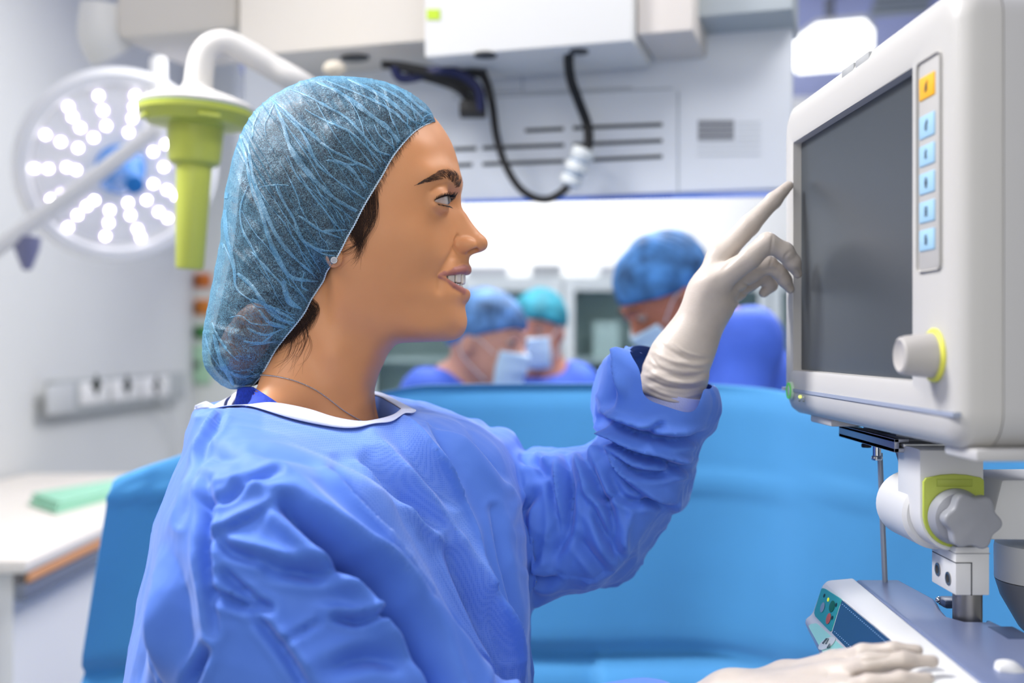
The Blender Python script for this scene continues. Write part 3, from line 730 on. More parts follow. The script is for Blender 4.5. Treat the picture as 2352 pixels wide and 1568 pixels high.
# ------------------------------------------------------------------ the stand that carries it
def stand():
    r = empty('monitor_stand', (.36, .87, 0), 'white pivot stand with lime collar and grey star knob under the monitor', 'stand')
    B = lambda lo, hi, name, m, bev=.002: MB().box(lo, hi, bev).build(name, m, r, world=True)
    wm = mat('stand_white', (214, 214, 213), .42); al = mat('aluminium', (158, 162, 176), .35, .6)
    X = lambda px, d: (px - CXP) / FPX * d
    Z = lambda py, d: CAMZ - (py - CYP) / FPX * d
    # rail plate under the monitor
    mb = MB(); x0 = .308
    mb.box((x0, .884, 1.3605), (.400, 1.034, 1.3640), .0005); mb.box((x0, .884, 1.3605), (x0 + .004, 1.034, 1.3715), .0005); mb.box((x0, .884, 1.3685), (x0 + .012, 1.034, 1.3715), .0005); mb.box((.396, .884, 1.3605), (.400, 1.034, 1.3715), .0005)
    mb.build('rail_plate', al, r, world=True)
    B((x0 + .006, .880, 1.3652), (.39, 1.03, 1.3680), 'slide_plate', mat('slide_steel', (190, 192, 194), .3, .8), .0005)
    for y in (.92, .99): B((.322, y, 1.3680), (.36, y + .016, 1.3792), 'spacer', al, .0008)
    d = .85
    P = lambda pts, d: [(X(px, d), Z(py, d)) for px, py in pts]
    MY = lambda d: Matrix(((1, 0, 0, 0), (0, 0, 1, d), (0, 1, 0, 0), (0, 0, 0, 1)))      # local (x,y,z) -> (X, d+z, Z)
    arc = lambda cx, cy, rx, ry, a0, a1, n=12: [(cx + rx * math.cos(R(a0 + (a1 - a0) * k / n)), cy + ry * math.sin(R(a0 + (a1 - a0) * k / n))) for k in range(n + 1)]
    U = [(2112, 1032), (2262, 1032), (2262, 1178)] + arc(2187, 1178, 75, 88, 8, 172, 16) + [(2112, 1178)]
    MB().prism(P(U, d), 0, .050, MY(d), .003).build('yoke_post', wm, r, world=True)
    MB().cyl((X(2124, .9), .872, Z(1170, .9)), (X(2124, .9), .94, Z(1170, .9)), .0278, 40, bev=.003).build('hub', wm, r, world=True)
    E = [(2120, 1106), (2126, 1097), (2160, 1090), (2190, 1088), (2220, 1090), (2252, 1096), (2259, 1102), (2260, 1178)] + arc(2190, 1180, 70, 76, 4, 176, 16) + [(2120, 1178)]
    col = MB().prism(P(E, d - .001), 0, .004, MY(d - .0025), .0008).build('collar', mat('lime_collar', (176, 190, 74), .42), r, world=True)
    F = [(2152, 1100), (2234, 1100), (2234, 1117), (2152, 1117)]
    o = MB().prism(P(F, d - .003), 0, .0012, MY(d - .0032), .0004).build('collar_plate', mat('lime_plate', (168, 182, 72), .45), None); o.data.transform(inv_of(r)); o.parent = col
    # star knob
    kx, kz = X(2196, .846), Z(1186, .846); kg = mat('star_knob_grey', (150, 152, 158), .42)
    MB().lathe([(0, 0), (.0218, 0), (.0214, .004), (.0196, .010), (.0120, .014), (0, .014)], 40, Matrix.Translation((kx, .8465, kz)) @ Matrix.Rotation(R(90), 4, 'X'), close=False).build('knob_base', kg, r, world=True)
    lob = []
    for k in range(96):
        a = 2 * math.pi * k / 96; rr = .0200 + .0020 * math.cos(6 * a + .5); lob.append((rr * math.cos(a), rr * math.sin(a)))
    MK = Matrix.Translation((kx + .0035, .8335, kz - .0002)) @ Matrix.Rotation(R(90), 4, 'X')
    MB().prism(lob, 0, .012, MK, .0022, 3).build('star_knob', kg, r, world=True)
    # side arm and lower joint
    a0 = X(2262, .87)
    MB().hexa([(a0, .866, Z(1240, .866)), (.52, .866, Z(1245, .866)), (.52, .935, Z(1245, .866)), (a0, .935, Z(1240, .866)), (a0 + .012, .866, Z(1101, .866)), (.52, .866, Z(1097, .866)), (.52, .935, Z(1097, .866)), (a0 + .004, .935, Z(1101, .866))], .003).build('side_arm', wm, r, world=True)
    jx = X(2400, .9); T = Matrix.Translation((jx, .9, 0))
    MB().lathe([(0, Z(1248, .9)), (.038, Z(1248, .9)), (.0388, Z(1260, .9)), (.0385, Z(1330, .9)), (0, Z(1340, .9))], 40, T, close=False).build('joint', wm, r, world=True)
    MB().lathe([(0, Z(1336, .9)), (.0382, Z(1332, .9)), (.034, Z(1370, .9)), (.020, Z(1440, .9)), (.010, Z(1470, .9)), (0, Z(1470, .9))], 40, T, close=False).build('joint_cover', mat('cover_grey', (128, 130, 136), .45), r, world=True)
    # clamp block on the steel pole
    cx0, cx1 = .3396, X(2273, .84); cz1, cz0 = Z(1256, .84), Z(1367, .84)
    cb = B((cx0, .840, cz0), (cx1, .888, cz1), 'clamp_block', wm, .001)
    def sub(mb, name, m):
        o = mb.build(name, m, None); o.data.transform(inv_of(r)); o.parent = cb
    dk = mat('gap_dark', (70, 72, 76), .6)
    sub(MB().box((X(2230, .84), .8395, cz0), (X(2232.4, .84), .842, Z(1292, .84))), 'gap', dk)
    sub(MB().box((cx0 - .0003, .8395, Z(1293, .84)), (X(2232.4, .84), .886, Z(1291, .84))), 'gap', dk)
    sub(MB().box((cx0 - .0003, .8393, Z(1271.5, .84)), (cx1 + .0003, .888, Z(1270, .84))), 'gap', mat('gap_mid', (150, 152, 156), .6))
    for py, y in ((1307, .8745), (1328, .8535)):
        z = CAMZ - (py - CYP) / FPX * y; M = Matrix.Translation((cx0, y, z)) @ Matrix.Rotation(R(-90), 4, 'Y')
        sub(MB().lathe([(.0052, .0), (.0052, .0008), (.0036, .0008), (.0034, -.001)], 24, M, close=False), 'bolt', M_steel)
        sub(MB().lathe([(0, .0003), (.0034, .0003), (0, .0002)], 6, M, close=False), 'bolt_socket', mat('socket_dark', (52, 50, 44), .5))
    MB().cyl((X(2222, .865), .865, .06), (X(2222, .865), .865, cz0 + .004), .0111, 32).build('pole', M_steel, r, world=True)
    MB().lathe([(.0113, 0), (.02, .002), (.20, .012), (.22, .03), (.2, .05), (.03, .065), (.0113, .08)], 48, Matrix.Translation((X(2222, .865), .865, .0))).build('base', M_grey, r, world=True)
    MB().cyl((X(2222, .865), .865, cz0 - .0016), (X(2222, .865), .865, cz0 - .0006), .0122, 32).build('pole_ring', M_dark, r, world=True)
    # thumb screws, fitting and thin rod
    def thumb(px, py, d, k=1.):
        c = S(px, py, d); T = Matrix.Translation(c); pr = [(0, -.0030), (.0058, -.0030), (.0064, -.0020), (.0064, .0012), (.0055, .002), (.0026, .0026), (.0024, .010), (0, .010)]
        pts = MB().lathe([(a * k, b * k) for a, b in pr], 32, T, close=False)
        pts.build('thumb_screw', M_black, r, world=True)
    thumb(2087, 1046, .90); thumb(2313, 1042, .80); thumb(1990, 1022, 1.0, .7)
    MB().lathe([(0, -.010), (.0042, -.010), (.0050, -.0085), (.0046, -.0068), (.0036, -.006), (.0036, .010), (0, .010)], 28, Matrix.Translation(S(2014, 1030, .96)), close=False).build('fitting', M_chrome, r, world=True)
    MB().tube([S(2021, 1040, .985), S(2027, 1200, .985), S(2033, 1340, .985), S(2040, 1520, .985)], .0024, 10).build('rod', mat('rod_grey', (150, 158, 168), .4, .4), r, world=True)
    MB().tube([S(2060, 1030, .95), S(2073, 1075, .95), S(2086, 1115, .95)], .0020, 10).build('stay', mat('rod_grey', (150, 158, 168), .4, .4), r, world=True)
stand()
# ------------------------------------------------------------------ infusion pump
def pump():
    a = Vector((.0484, 1, 0)).normalized(); r = empty('infusion_pump', S(2000, 1560, .9), 'white and slate infusion pump with teal keypad under the gloved hand', 'pump')
    c2 = lambda px, py: Vector(((px - CXP) / FPX, 1.0, CAMZ - (py - CYP) / FPX))
    A, B_, C, D, E = c2(1846, 1421), c2(1864, 1408), c2(1887, 1343), c2(1899, 1331), c2(1962, 1325.5)
    G, H = c2(1850, 1436), c2(1905, 1545); I_ = c2(1962, 1545)
    prof = [A, B_, C, D, E, I_, H, G]
    L = .40
    def ext(pts, s0, s1, name, m, bev=0., par=r):
        mb = MB(); b = mb.bm
        far = [b.verts.new(p - a * s0) for p in pts]; near = [b.verts.new(p - a * s1) for p in pts]
        n = len(pts)
        for k in range(n): b.faces.new((far[k], far[(k + 1) % n], near[(k + 1) % n], near[k]))
        b.faces.new(far[::-1]); b.faces.new(near); bmesh.ops.recalc_face_normals(b, faces=b.faces[:])
        if bev: bmesh.ops.bevel(b, geom=b.edges[:], offset=bev, segments=3, profile=.5, affect='EDGES')
        return mb.build(name, m, par, ang=50, world=True)
    wh = mat('pump_white', (236, 236, 234), .4)
    ext(prof, 0, L, 'front_housing', wh, .0035)
    sl = mat('slate_blue', (112, 124, 158), .3)
    # slate body behind, its far edge running outward
    z = E.z; zb = z - .09
    b0 = E - a * .004; b1 = E - a * L
    F0, F1, F2, F3 = S(2062, 1325, 1.0), plane_hit(2150, 1374, (0, 0, z - .0006), (0, 0, 1)), plane_hit(2250, 1408, (0, 0, z - .0006), (0, 0, 1)), plane_hit(2335, 1450, (0, 0, z - .0006), (0, 0, 1))
    poly = [(b0.x, b0.y), (F0.x, F0.y - .004), (F1.x, F1.y), (.347, .886), (.343, .862), (.350, .848), (.3665, .847), (F2.x, F2.y - .012), (F3.x, F3.y), (F3.x + .012, b1.y), (b1.x, b1.y)]
    MB().prism(poly, zb, z - .0008, None, .004, 3).build('slate_body', sl, r, world=True)
    dn = mat('navy_plastic', (52, 66, 96), .4)
    p = plane_hit(2305, 1452, (0, 0, z - .003), (0, 0, 1)); MB().box((p.x - .012, p.y - .03, z - .028), (p.x + .014, p.y + .012, z - .0006), .004).build('clamp_jaw', dn, r, world=True)
    p = plane_hit(2176, 1380, (0, 0, z), (0, 0, 1)); MB().box((p.x - .007, p.y - .012, z - .004), (p.x + .010, p.y + .006, z + .0035), .003).build('clamp_lug', dn, r, world=True)
    MB().sphere(plane_hit(2156, 1377, (0, 0, z + .001), (0, 0, 1)), .0028, sub=2).build('lug_screw', M_chrome, r, world=True)
    # faces of the front
    def face(P, Q):
        n = (Q - P).cross(a).normalized()
        if n.x > 0: n = -n
        return n
    n1 = face(B_, C); n2 = face(A, B_)
    if n2.z < 0: n2 = -n2
    def patch(px, P, n, off, t, name, m, par=None, bev=0., rad=None):
        pts = [plane_hit(x, y, P + n * off, n) for x, y in px]
        mb = MB(); b = mb.bm; lo = [b.verts.new(p - n * t) for p in pts]; hi = [b.verts.new(p) for p in pts]; k = len(pts)
        b.faces.new(hi); b.faces.new(lo[::-1])
        for i in range(k): b.faces.new((lo[i], lo[(i + 1) % k], hi[(i + 1) % k], hi[i]))
        bmesh.ops.recalc_face_normals(b, faces=b.faces[:])
        o = mb.build(name, m, None, ang=40); o.data.transform(inv_of(r)); o.parent = par or r
        return o
    z6 = lambda pts: [(1840 + x / 5.85, 1300 + y / 5.85) for x, y in pts]
    tp = patch(z6([(285, 292), (320, 300), (510, 425), (528, 445), (400, 860), (385, 872), (190, 672), (175, 630), (180, 590), (270, 305)]), C, n1, .0010, .002, 'keypad', mat('teal_keypad', (56, 176, 174), .4))
    scn = patch(z6([(548, 455), (830, 690), (965, 800), (1240, 1035), (1500, 1290), (1100, 1560), (620, 1105), (415, 895)]), C, n1, .0012, .0025, 'display', mat('display_navy', (30, 56, 92), .2, coat=.5))
    e = mat('display_dot', (150, 190, 230), .5, emit=(150, 195, 235), estr=.5); mb = MB()
    for (x0, y0), (x1, y1), n in (((555, 512), (1160, 1035), 26), ((450, 880), (660, 1075), 10)):
        for k in range(n):
            f = k / (n - 1); q = plane_hit(*z6([(x0 + (x1 - x0) * f, y0 + (y1 - y0) * f)])[0], C + n1 * .0015, n1); mb.sphere(q, .00035, sub=1)
    o = mb.build('display_dots', e, None); o.data.transform(inv_of(r)); o.parent = scn
    patch(z6([(100, 800), (130, 775), (205, 765), (240, 790), (585, 1108), (760, 1290), (560, 1420), (325, 1215), (110, 830)]), A.lerp(B_, .5), n2, .0010, .002, 'lower_keypad', mat('mint_keypad', (158, 232, 222), .4))
    def dot(x, y, P, n, rad, rx, name, m, off=.0014):
        q = plane_hit(*z6([(x, y)])[0], P + n * off, n); u = a; v = n.cross(a)
        mb = MB(); b = mb.bm; vs = [b.verts.new(q + u * rad * rx * math.cos(R(15 * k)) + v * rad * math.sin(R(15 * k))) for k in range(24)]; c = b.verts.new(q + n * .0006)
        for k in range(24): b.faces.new((vs[k], vs[(k + 1) % 24], c))
        bmesh.ops.recalc_face_normals(b, faces=b.faces[:])
        o = mb.build(name, m, None, ang=80); o.data.transform(inv_of(r)); o.parent = r; return o
    dot(285, 552, C, n1, .0045, 1.3, 'stop_key', mat('key_grey', (150, 172, 190), .45)); dot(412, 538, C, n1, .0050, 1.5, 'start_key', mat('key_green', (22, 112, 78), .45)); dot(365, 702, C, n1, .0048, 1.3, 'alarm_key', mat('key_red', (216, 104, 84), .45))
    dot(362, 447, C, n1, .0018, 1.6, 'status_led', mat('led_yellow', (222, 224, 30), .4, emit=(230, 230, 20), estr=.7))
    for x, y in ((308, 392), (468, 518), (415, 690)): dot(x, y, C, n1, .0018, 1.2, 'key_mark', mat('mark_dark', (34, 66, 74), .5))
    for x, y in ((345, 1035), (470, 1185), (610, 1330)):
        k_ = dot(x, y, A.lerp(B_, .5), n2, .0082, 1.25, 'arrow_key', mat('key_white', (212, 222, 224), .45)); mb = MB()
        for pts in ([(-55, 0), (-5, -62), (18, -60), (-12, 5)], [(8, 60), (40, 10), (30, 55)]):
            q = [plane_hit(*z6([(x + dx, y + dy)])[0], A.lerp(B_, .5) + n2 * .0024, n2) for dx, dy in pts]; mb.tube(q, .0007, 5)
        o = mb.build('arrow_mark', mat('mark_slate', (96, 118, 128), .5), None); o.data.transform(inv_of(r)); o.parent = k_
    # syringe drive parts near the hand
    q = S(2150, 1572, .74); MB().lathe([(0, -.012), (.012, -.012), (.0135, -.008), (.0125, .006), (.010, .009), (0, .0095)], 32, Matrix.Translation(q), close=False).build('drive_knob', mat('drive_metal', (150, 146, 140), .3, .8), r, world=True)
    q = [S(2290, 1532, .72), S(2318, 1538, .72), S(2350, 1566, .72), S(2380, 1600, .72)]; MB().tube(q, [.0045, .0066, .0066, .006], 16, 5).build('lever', wh, r, world=True)
pump()
# ------------------------------------------------------------------ blue drape
def drape():
    T = [(262, 1098, 1.52), (330, 1072, 1.54), (410, 1046, 1.56), (650, 960, 1.60), (920, 893, 1.64), (1060, 884, 1.66), (1300, 882, 1.66), (1500, 882, 1.66), (1640, 884, 1.65), (1760, 893, 1.62), (1850, 908, 1.58), (2000, 936, 1.52), (2180, 975, 1.46), (2352, 1012, 1.40), (2600, 1060, 1.32)]
    tp, _ = crv([S(*t) for t in T], None, 14); n = len(tp); rows = []
    # rows: behind the rail, over it, then hanging
    for b, dz in ((.10, -.16), (.085, -.05), (.065, -.014), (.035, .0), (.012, .0)): rows.append([p + Vector((-.01 * b, b, dz)) for p in tp])
    H = np.concatenate([np.linspace(.004, .06, 6), np.linspace(.08, 1.34, 80)])
    for h in H:
        row = []
        for i, p in enumerate(tp):
            u = i / (n - 1); s = i * .022
            hh = h * (p.z - .012) / 1.345
            z = p.z - hh
            fl = -.20 * hh * max(0, 1 - u / .25)
            yo = -.010 * min(1, h / .03) 
            yo += .016 * math.sin(s * 2.1 + 1.2 * math.sin(h * 2.)) * min(1, h / .5) + .008 * math.sin(s * 5.3 + h * 4) * min(1, h / .3) + .020 * math.sin(h * 3.1 + s * .9)
            # fold lines pressed into the sheet
            for zf, am, wd in ((1.236, .008, .007), (.975, -.022, .014)):
                yo += -am * math.exp(-((z - zf) / wd) ** 2)
            yo += -.03 / (1 + math.exp((z - .965) / .008)) * (1 if u > .45 else 0)
            row.append(Vector((p.x + fl, p.y + yo, z)))
        rows.append(row)
    o = MB().sheet(rows).build('drape', mat('drape_blue', (64, 144, 200), .72, var=.05, vscale=6, bump=.3, bscale=260, sheen=.4), None, ang=120)
    m = o.modifiers.new('thickness', 'SOLIDIFY'); m.thickness = .0015; m.offset = 1
    tag(o, 'large light blue surgical drape hung as a screen behind the woman', 'drape')
drape()
# ------------------------------------------------------------------ the nurse: head and neck (one continuous body mesh)
# head space: x right, w towards the viewer, y down, in 1/2520 m; the head's symmetry plane is 1 m from the camera
def HW(u):
    u = np.atleast_2d(np.asarray(u, float))
    return np.stack([(u[:, 0] - CXP) / FPX, 1.0 - u[:, 1] / FPX, CAMZ - (u[:, 2] - CYP) / FPX], 1)
def hp(px, py, w):
    """head-space point seen at pixel (px,py) when it lies w towards the viewer"""
    s = 1 - w / FPX
    return np.array([CXP + (px - CXP) * s, w, CYP + (py - CYP) * s])
class Lut2:
    def __init__(self, poly, lo, hi, h=1.0):
        self.lo = np.array(lo, float); self.h = h
        xs = np.arange(lo[0], hi[0] + h, h); ys = np.arange(lo[1], hi[1] + h, h)
        X, Y = np.meshgrid(xs, ys, indexing='ij')
        self.D = f_poly(X.ravel(), Y.ravel(), poly).reshape(X.shape)
        self.n = np.array(self.D.shape)
    def __call__(self, x, y):
        fx = np.clip((x - self.lo[0]) / self.h, 0, self.n[0] - 1.001); fy = np.clip((y - self.lo[1]) / self.h, 0, self.n[1] - 1.001)
        i = fx.astype(int); j = fy.astype(int); a = fx - i; b = fy - j; D = self.D
        return D[i, j] * (1 - a) * (1 - b) + D[i + 1, j] * a * (1 - b) + D[i, j + 1] * (1 - a) * b + D[i + 1, j + 1] * a * b

FACE_LINE = [(905, 205), (955, 235), (984, 258), (1004, 280), (1022, 312), (1036, 345), (1046, 377), (1053, 405), (1056, 425), (1054.5, 448), (1056, 470), (1062, 483),
             (1071, 493), (1084, 511), (1100, 530.5), (1112, 543), (1119, 553), (1120.5, 562), (1117, 571), (1108, 577), (1096, 581), (1084, 584.5), (1078, 590), (1075.5, 600), (1077, 607),
             (1081, 614), (1081, 624), (1074, 633), (1062, 640), (1060, 650), (1066, 659), (1076, 668), (1078.5, 677), (1075, 688), (1067.5, 699), (1066.5, 708), (1068.5, 720), (1071, 737), (1068, 755), (1058, 770),
             (1044, 778), (1021, 781.5), (989, 782.5), (957, 784), (934, 789), (915, 799), (899, 818), (889, 841), (879, 861), (871, 883), (866, 899), (864, 920), (865, 945), (872, 975), (886, 1010), (900, 1060)]
face_poly = list(map(tuple, crv2(FACE_LINE, 5))) + [(760, 1060), (760, 205)]
FACE = Lut2(face_poly, (480, 120), (1260, 1120), 1.0)
_ry = np.array([150, 280, 345, 400, 425, 447, 470, 510, 545, 572, 584, 592, 604, 625, 650, 675, 700, 735, 765, 800, 850, 900, 1060.])
_rr = np.array([150, 150, 140, 120,  80,  30,  19,  18,  21,  20,  22,  34,  60,  76,  80,  76,  66,  62,  70,  75,  60,  70, 90.])
EYE = np.array([1005., 80., 470.]); EYE_R = 30.
def lid_curves(t):
    s = np.sin(np.pi * np.clip(t, 0, 1)) ** .75
    base = np.radians(-8 - 5 * np.clip(t, 0, 1))
    return base + np.radians(27) * s, base - np.radians(12) * s
LIP_U = np.array([(1013, 73, 637), (1025, 66, 632.5), (1045, 50, 626), (1064, 26, 620.5), (1070.5, 8, 619.5), (1070.2, 0, 620.5)]); LIP_UR = np.array([3.2, 5.2, 8.6, 10.2, 10.6, 10.2])
LIP_L = np.array([(1013, 73, 638.5), (1024, 65, 645), (1043, 50, 657.5), (1060, 26, 670.5), (1066, 8, 676.5), (1066.5, 0, 677)]); LIP_LR = np.array([3.4, 4.4, 6.4, 10.0, 11.4, 11.6])
def f_lips(q):
    return f_chain(q, LIP_U, LIP_UR, 2), f_chain(q, LIP_L, LIP_LR, 2)
_SW = {300: '990:40 970:70 940:100 900:124 850:143 800:156', 350: '1022:40 1010:68 990:95 950:120 900:138 850:151 800:160', 400: '1036:55 1014:90 985:115 945:133 900:146 850:157 800:165',
 440: '1034:70 1010:102 985:120 945:137 900:150 850:160 800:167', 475: '1034:55 1012:90 992:112 970:126 940:140 900:152 850:162 800:167', 510: '1040:42 1026:70 1008:96 986:116 960:132 920:148 870:159 820:163 780:163',
 560: '1043:42 1030:70 1014:94 994:113 962:131 920:145 870:155 820:159 780:159', 600: '1046:46 1034:66 1017:87 996:105 962:123 920:136 870:147 820:152 780:153', 640: '1029:66 1010:78 990:94 962:111 920:126 870:138 820:145 780:147',
 690: '1042:52 1020:70 992:85 960:98 920:111 870:124 820:133 780:138', 730: '1046:44 1022:60 992:75 950:90 910:101 860:114 810:123 770:128', 770: '1036:32 1002:52 960:66 905:82 855:96 805:108 765:114',
 810: '912:20 890:50 865:74 830:92 780:106 740:112', 860: '886:24 866:58 835:80 785:99 740:108 700:112', 920: '868:24 848:56 815:78 770:96 720:107', 985: '874:24 855:64 800:100 740:125 700:130'}
def _rbf():
    P = np.array([[float(a.split(':')[0]), y, float(a.split(':')[1])] for y, r in _SW.items() for a in r.split()])
    X = P[:, :2] / 100.; n = len(X)
    ph = lambda r2: .5 * r2 * np.log(r2 + 1e-9)
    K = ph(((X[:, None] - X[None]) ** 2).sum(-1)) + np.eye(n) * .02
    A = np.zeros((n + 3, n + 3)); A[:n, :n] = K; A[:n, n] = 1; A[:n, n + 1:] = X; A[n, :n] = 1; A[n + 1:, :n] = X.T
    c = np.linalg.solve(A, np.concatenate([P[:, 2], np.zeros(3)]))
    L = Lut2.__new__(Lut2); L.lo = np.array([600., 240.]); L.h = 4.
    xs = np.arange(600, 1180, 4.); ys = np.arange(240, 1100, 4.)
    G = np.stack(np.meshgrid(xs, ys, indexing='ij'), -1).reshape(-1, 2) / 100.
    D = ph(((G[:, None] - X[None]) ** 2).sum(-1)) @ c[:n] + c[n] + G @ c[n + 1:]
    L.D = D.reshape(len(xs), len(ys)); L.n = np.array(L.D.shape)
    return L
SIDE = _rbf()
def f_head(u):
    x, y = u[:, 0], u[:, 2]; w = np.abs(u[:, 1]); q = np.stack([x, w, y], 1)
    # sagittal profile bent round the vertical axis
    Rr = np.interp(y, _ry, _rr)
    c = np.minimum(w / Rr, .93)
    drop = Rr * (1 - np.sqrt(1 - c * c)) + np.maximum(w / Rr - .93, 0) * Rr * 2.5
    d = FACE(x + drop, y) * .75
    d = smax(d, smax((w - np.maximum(SIDE(x, y), 36) + 3) * .62, 925 - x, 60), 24)
    # masses: the side of the face and neck as a width field, skull and nape as solids
    sd = SIDE(x, y)
    fs = (w - sd) * .62
    fs = smax(fs, FACE(x + .12 * w, y) + 9, 26)
    fs = smax(fs, smax(770 - x, 310 - y, 30), 40)
    b = f_ell(q, (790, 0, 420), (198, 150, 218))
    b = smin(b, f_ell(q, (862, 0, 405), (178, 138, 178)), 30)
    nk = f_chain(q, [(700, 0, 640), (738, 0, 780), (722, 0, 900), (712, 0, 990)], [112, 108, 112, 132], 10)
    nk = smin(nk, f_chain(q, [(690, 60, 880), (640, 150, 975), (620, 220, 1060)], [66, 56, 44], 10), 60)        # trapezius
    nk = smin(nk, f_ell(q, (735, 0, 1090), (150, 250, 100)), 60)
    b = smin(b, nk, 50)
    b = smin(b, fs, 40)
    b = smin(b, f_chain(q, [(730, 92, 740), (775, 86, 810), (826, 52, 920), (848, 26, 985)], [12, 20, 16, 12], 6), 40)   # neck muscle
    d = smin(d, b, 22)
    # eye socket, brow
    d = smax(d, -f_ell(q, (1046, 76, 468), (32, 42, 22)), 26)
    d = smin(d, f_chain(q, [(1036, 34, 420), (1022, 76, 408), (994, 108, 416)], [12, 12, 8], 4), 40)
    # eyelids
    e = q - EYE; rr = np.linalg.norm(e, axis=1) + 1e-9
    d = smin(d, rr - 33.6, 13)
    d = smin(d, f_chain(q, [(1008, 106, 484), (1023, 92, 491), (1028, 70, 492), (1026, 50, 486)], [3, 3.5, 3.5, 3], 3), 14)     # lower lid roll
    d = smax(d, -f_chain(q, [(1000, 116, 455), (1014, 108, 443), (1030, 90, 438)], [1.2, 1.8, 1.2], 1), 6)  # lid crease
    az = np.arctan2(e[:, 1], e[:, 0]); el = np.arcsin(np.clip(-e[:, 2] / rr, -1, 1))
    t = (az + np.radians(50)) / np.radians(145)
    up, lo = lid_curves(t)
    op = np.maximum(np.maximum(el - up, lo - el), np.maximum(-t, t - 1) * 1.0) * np.minimum(rr, 40) + 1.2
    d = smax(d, -np.maximum(op, rr - 50), 1.6)
    # nose wings and nostrils
    d = smin(d, f_ell(q, (1071, 26, 565), (24, 14, 18)), 7)
    d = smin(d, f_ell(q, (1099, 10, 558), (19, 15, 17)), 8)
    d = smax(d, -f_chain(q, [(1052, 34, 544), (1044, 39, 556), (1043, 41, 570), (1052, 36, 582)], [1.5, 2.4, 2.6, 1.8], 1), 7)
    d = smax(d, -f_ell(q, (1088, 22, 579), (15, 15, 6.5), np.array(Matrix.Rotation(R(12), 3, 'Y'))), 2.5)
    d = smax(d, -f_ell(q, (1086, 15, 572), (12, 7, 10)), 3)
    # smile crease
    d = smax(d, -f_chain(q, [(1044, 48, 580), (1033, 62, 602), (1022, 74, 622), (1015, 80, 642), (1014, 80, 668)], [.1, .8, 1.6, 1.6, .1], 1), 20)
    # mouth
    lu, ll = f_lips(q)
    yu = np.interp(w, [0, 26, 48, 62, 68], [631, 630, 632, 635.5, 638]); yl = np.interp(w, [0, 26, 48, 62, 68], [664, 660, 652, 643.5, 638])
    mo = np.maximum(np.maximum(yu - y, y - yl), np.maximum(w - 66, 955 - x))
    d = smax(d, -mo, 4)
    d = smin(d, lu, 3.5); d = smin(d, ll, 4.5)
    # ear, mostly under the cap
    d = smin(d, f_ell(q, (768, 150, 545), (30, 13, 54)), 14)
    d = smin(d, f_ell(q, (794, 162, 603), (19, 11, 24)), 5)
    return d
_V, _Q = surface(f_head, (470, -460, 170), (1150, 462, 1075), 2.3)
_keep = (_V[_Q].mean(1)[:, 2] < 1068)
_Q = _Q[_keep]
_u, _inv = np.unique(_Q, return_inverse=True); _Q = _inv.reshape(_Q.shape); _V = _V[_u]
_V = relax(_V, _Q, 2, .4)
def _feat(V):
    q = np.stack([V[:, 0], np.abs(V[:, 1]), V[:, 2]], 1)
    lu, ll = f_lips(q); g = lambda d, a, b: np.clip((d - a) / (b - a), 0, 1)
    m = g(np.minimum(lu, ll), 4, 26)
    m = np.minimum(m, g(np.linalg.norm((q - EYE) * [1, .9, 1], axis=1), 46, 74))
    m = np.minimum(m, g(seg_dist(q[:, 0], q[:, 2], [(1060, 500), (1085, 560), (1062, 575)])[0], 32, 60))
    m = np.minimum(m, np.maximum(g(q[:, 1], 6, 40), g(-q[:, 0], -900, -840)))
    m = np.minimum(m, g(np.linalg.norm(q - np.array([790, 160, 590]), axis=1), 34, 60))
    m = np.minimum(m, .25 + .75 * g(f_chain(q, [(1044, 48, 580), (1033, 62, 602), (1022, 74, 622), (1015, 80, 642), (1014, 80, 668)], [1] * 5, 1), 4, 30))
    return m
_V = relax(_V, _Q, 55, .5, _feat(_V))
# where the skin is lip, where it is the dark rim of the eye
_q = np.stack([_V[:, 0], np.abs(_V[:, 1]), _V[:, 2]], 1)
_lu, _ll = f_lips(_q)
_lip = np.clip(1 - (np.minimum(_lu, _ll) - .4) / 2.0, 0, 1)
_e = _q - EYE; _rr = np.linalg.norm(_e, axis=1)
_yu = np.interp(_q[:, 1], [0, 26, 48, 62, 68], [631, 630, 632, 635.5, 638]); _yl = np.interp(_q[:, 1], [0, 26, 48, 62, 68], [664, 660, 652, 643.5, 638])
_inside = (_q[:, 0] < 1058) & (_q[:, 0] > 940) & (_q[:, 1] < 66) & (_q[:, 2] > _yu - 3) & (_q[:, 2] < _yl + 3) & (np.minimum(_lu, _ll) > 2)
_inside |= f_ell(_q, (1086, 15, 572), (10, 6, 9)) < .5
_az = np.arctan2(_e[:, 1], _e[:, 0]); _el = np.arcsin(np.clip(-_e[:, 2] / _rr, -1, 1))
_up, _lo = lid_curves((_az + np.radians(50)) / np.radians(145))
_tt = (_az + np.radians(50)) / np.radians(145); _tok = np.clip(_tt / .1, 0, 1) * np.clip((.97 - _tt) / .12, 0, 1)
_rim = np.exp(-(np.abs(_el - _up) * 34 / 3.4) ** 2) * (_rr < 42) * _tok
_rim = np.maximum(_rim, .45 * np.exp(-(np.abs(_el - _lo) * 34 / 2.0) ** 2) * (_rr < 42) * _tok)
M_skin = bpy.data.materials.new('skin'); M_skin.use_nodes = True
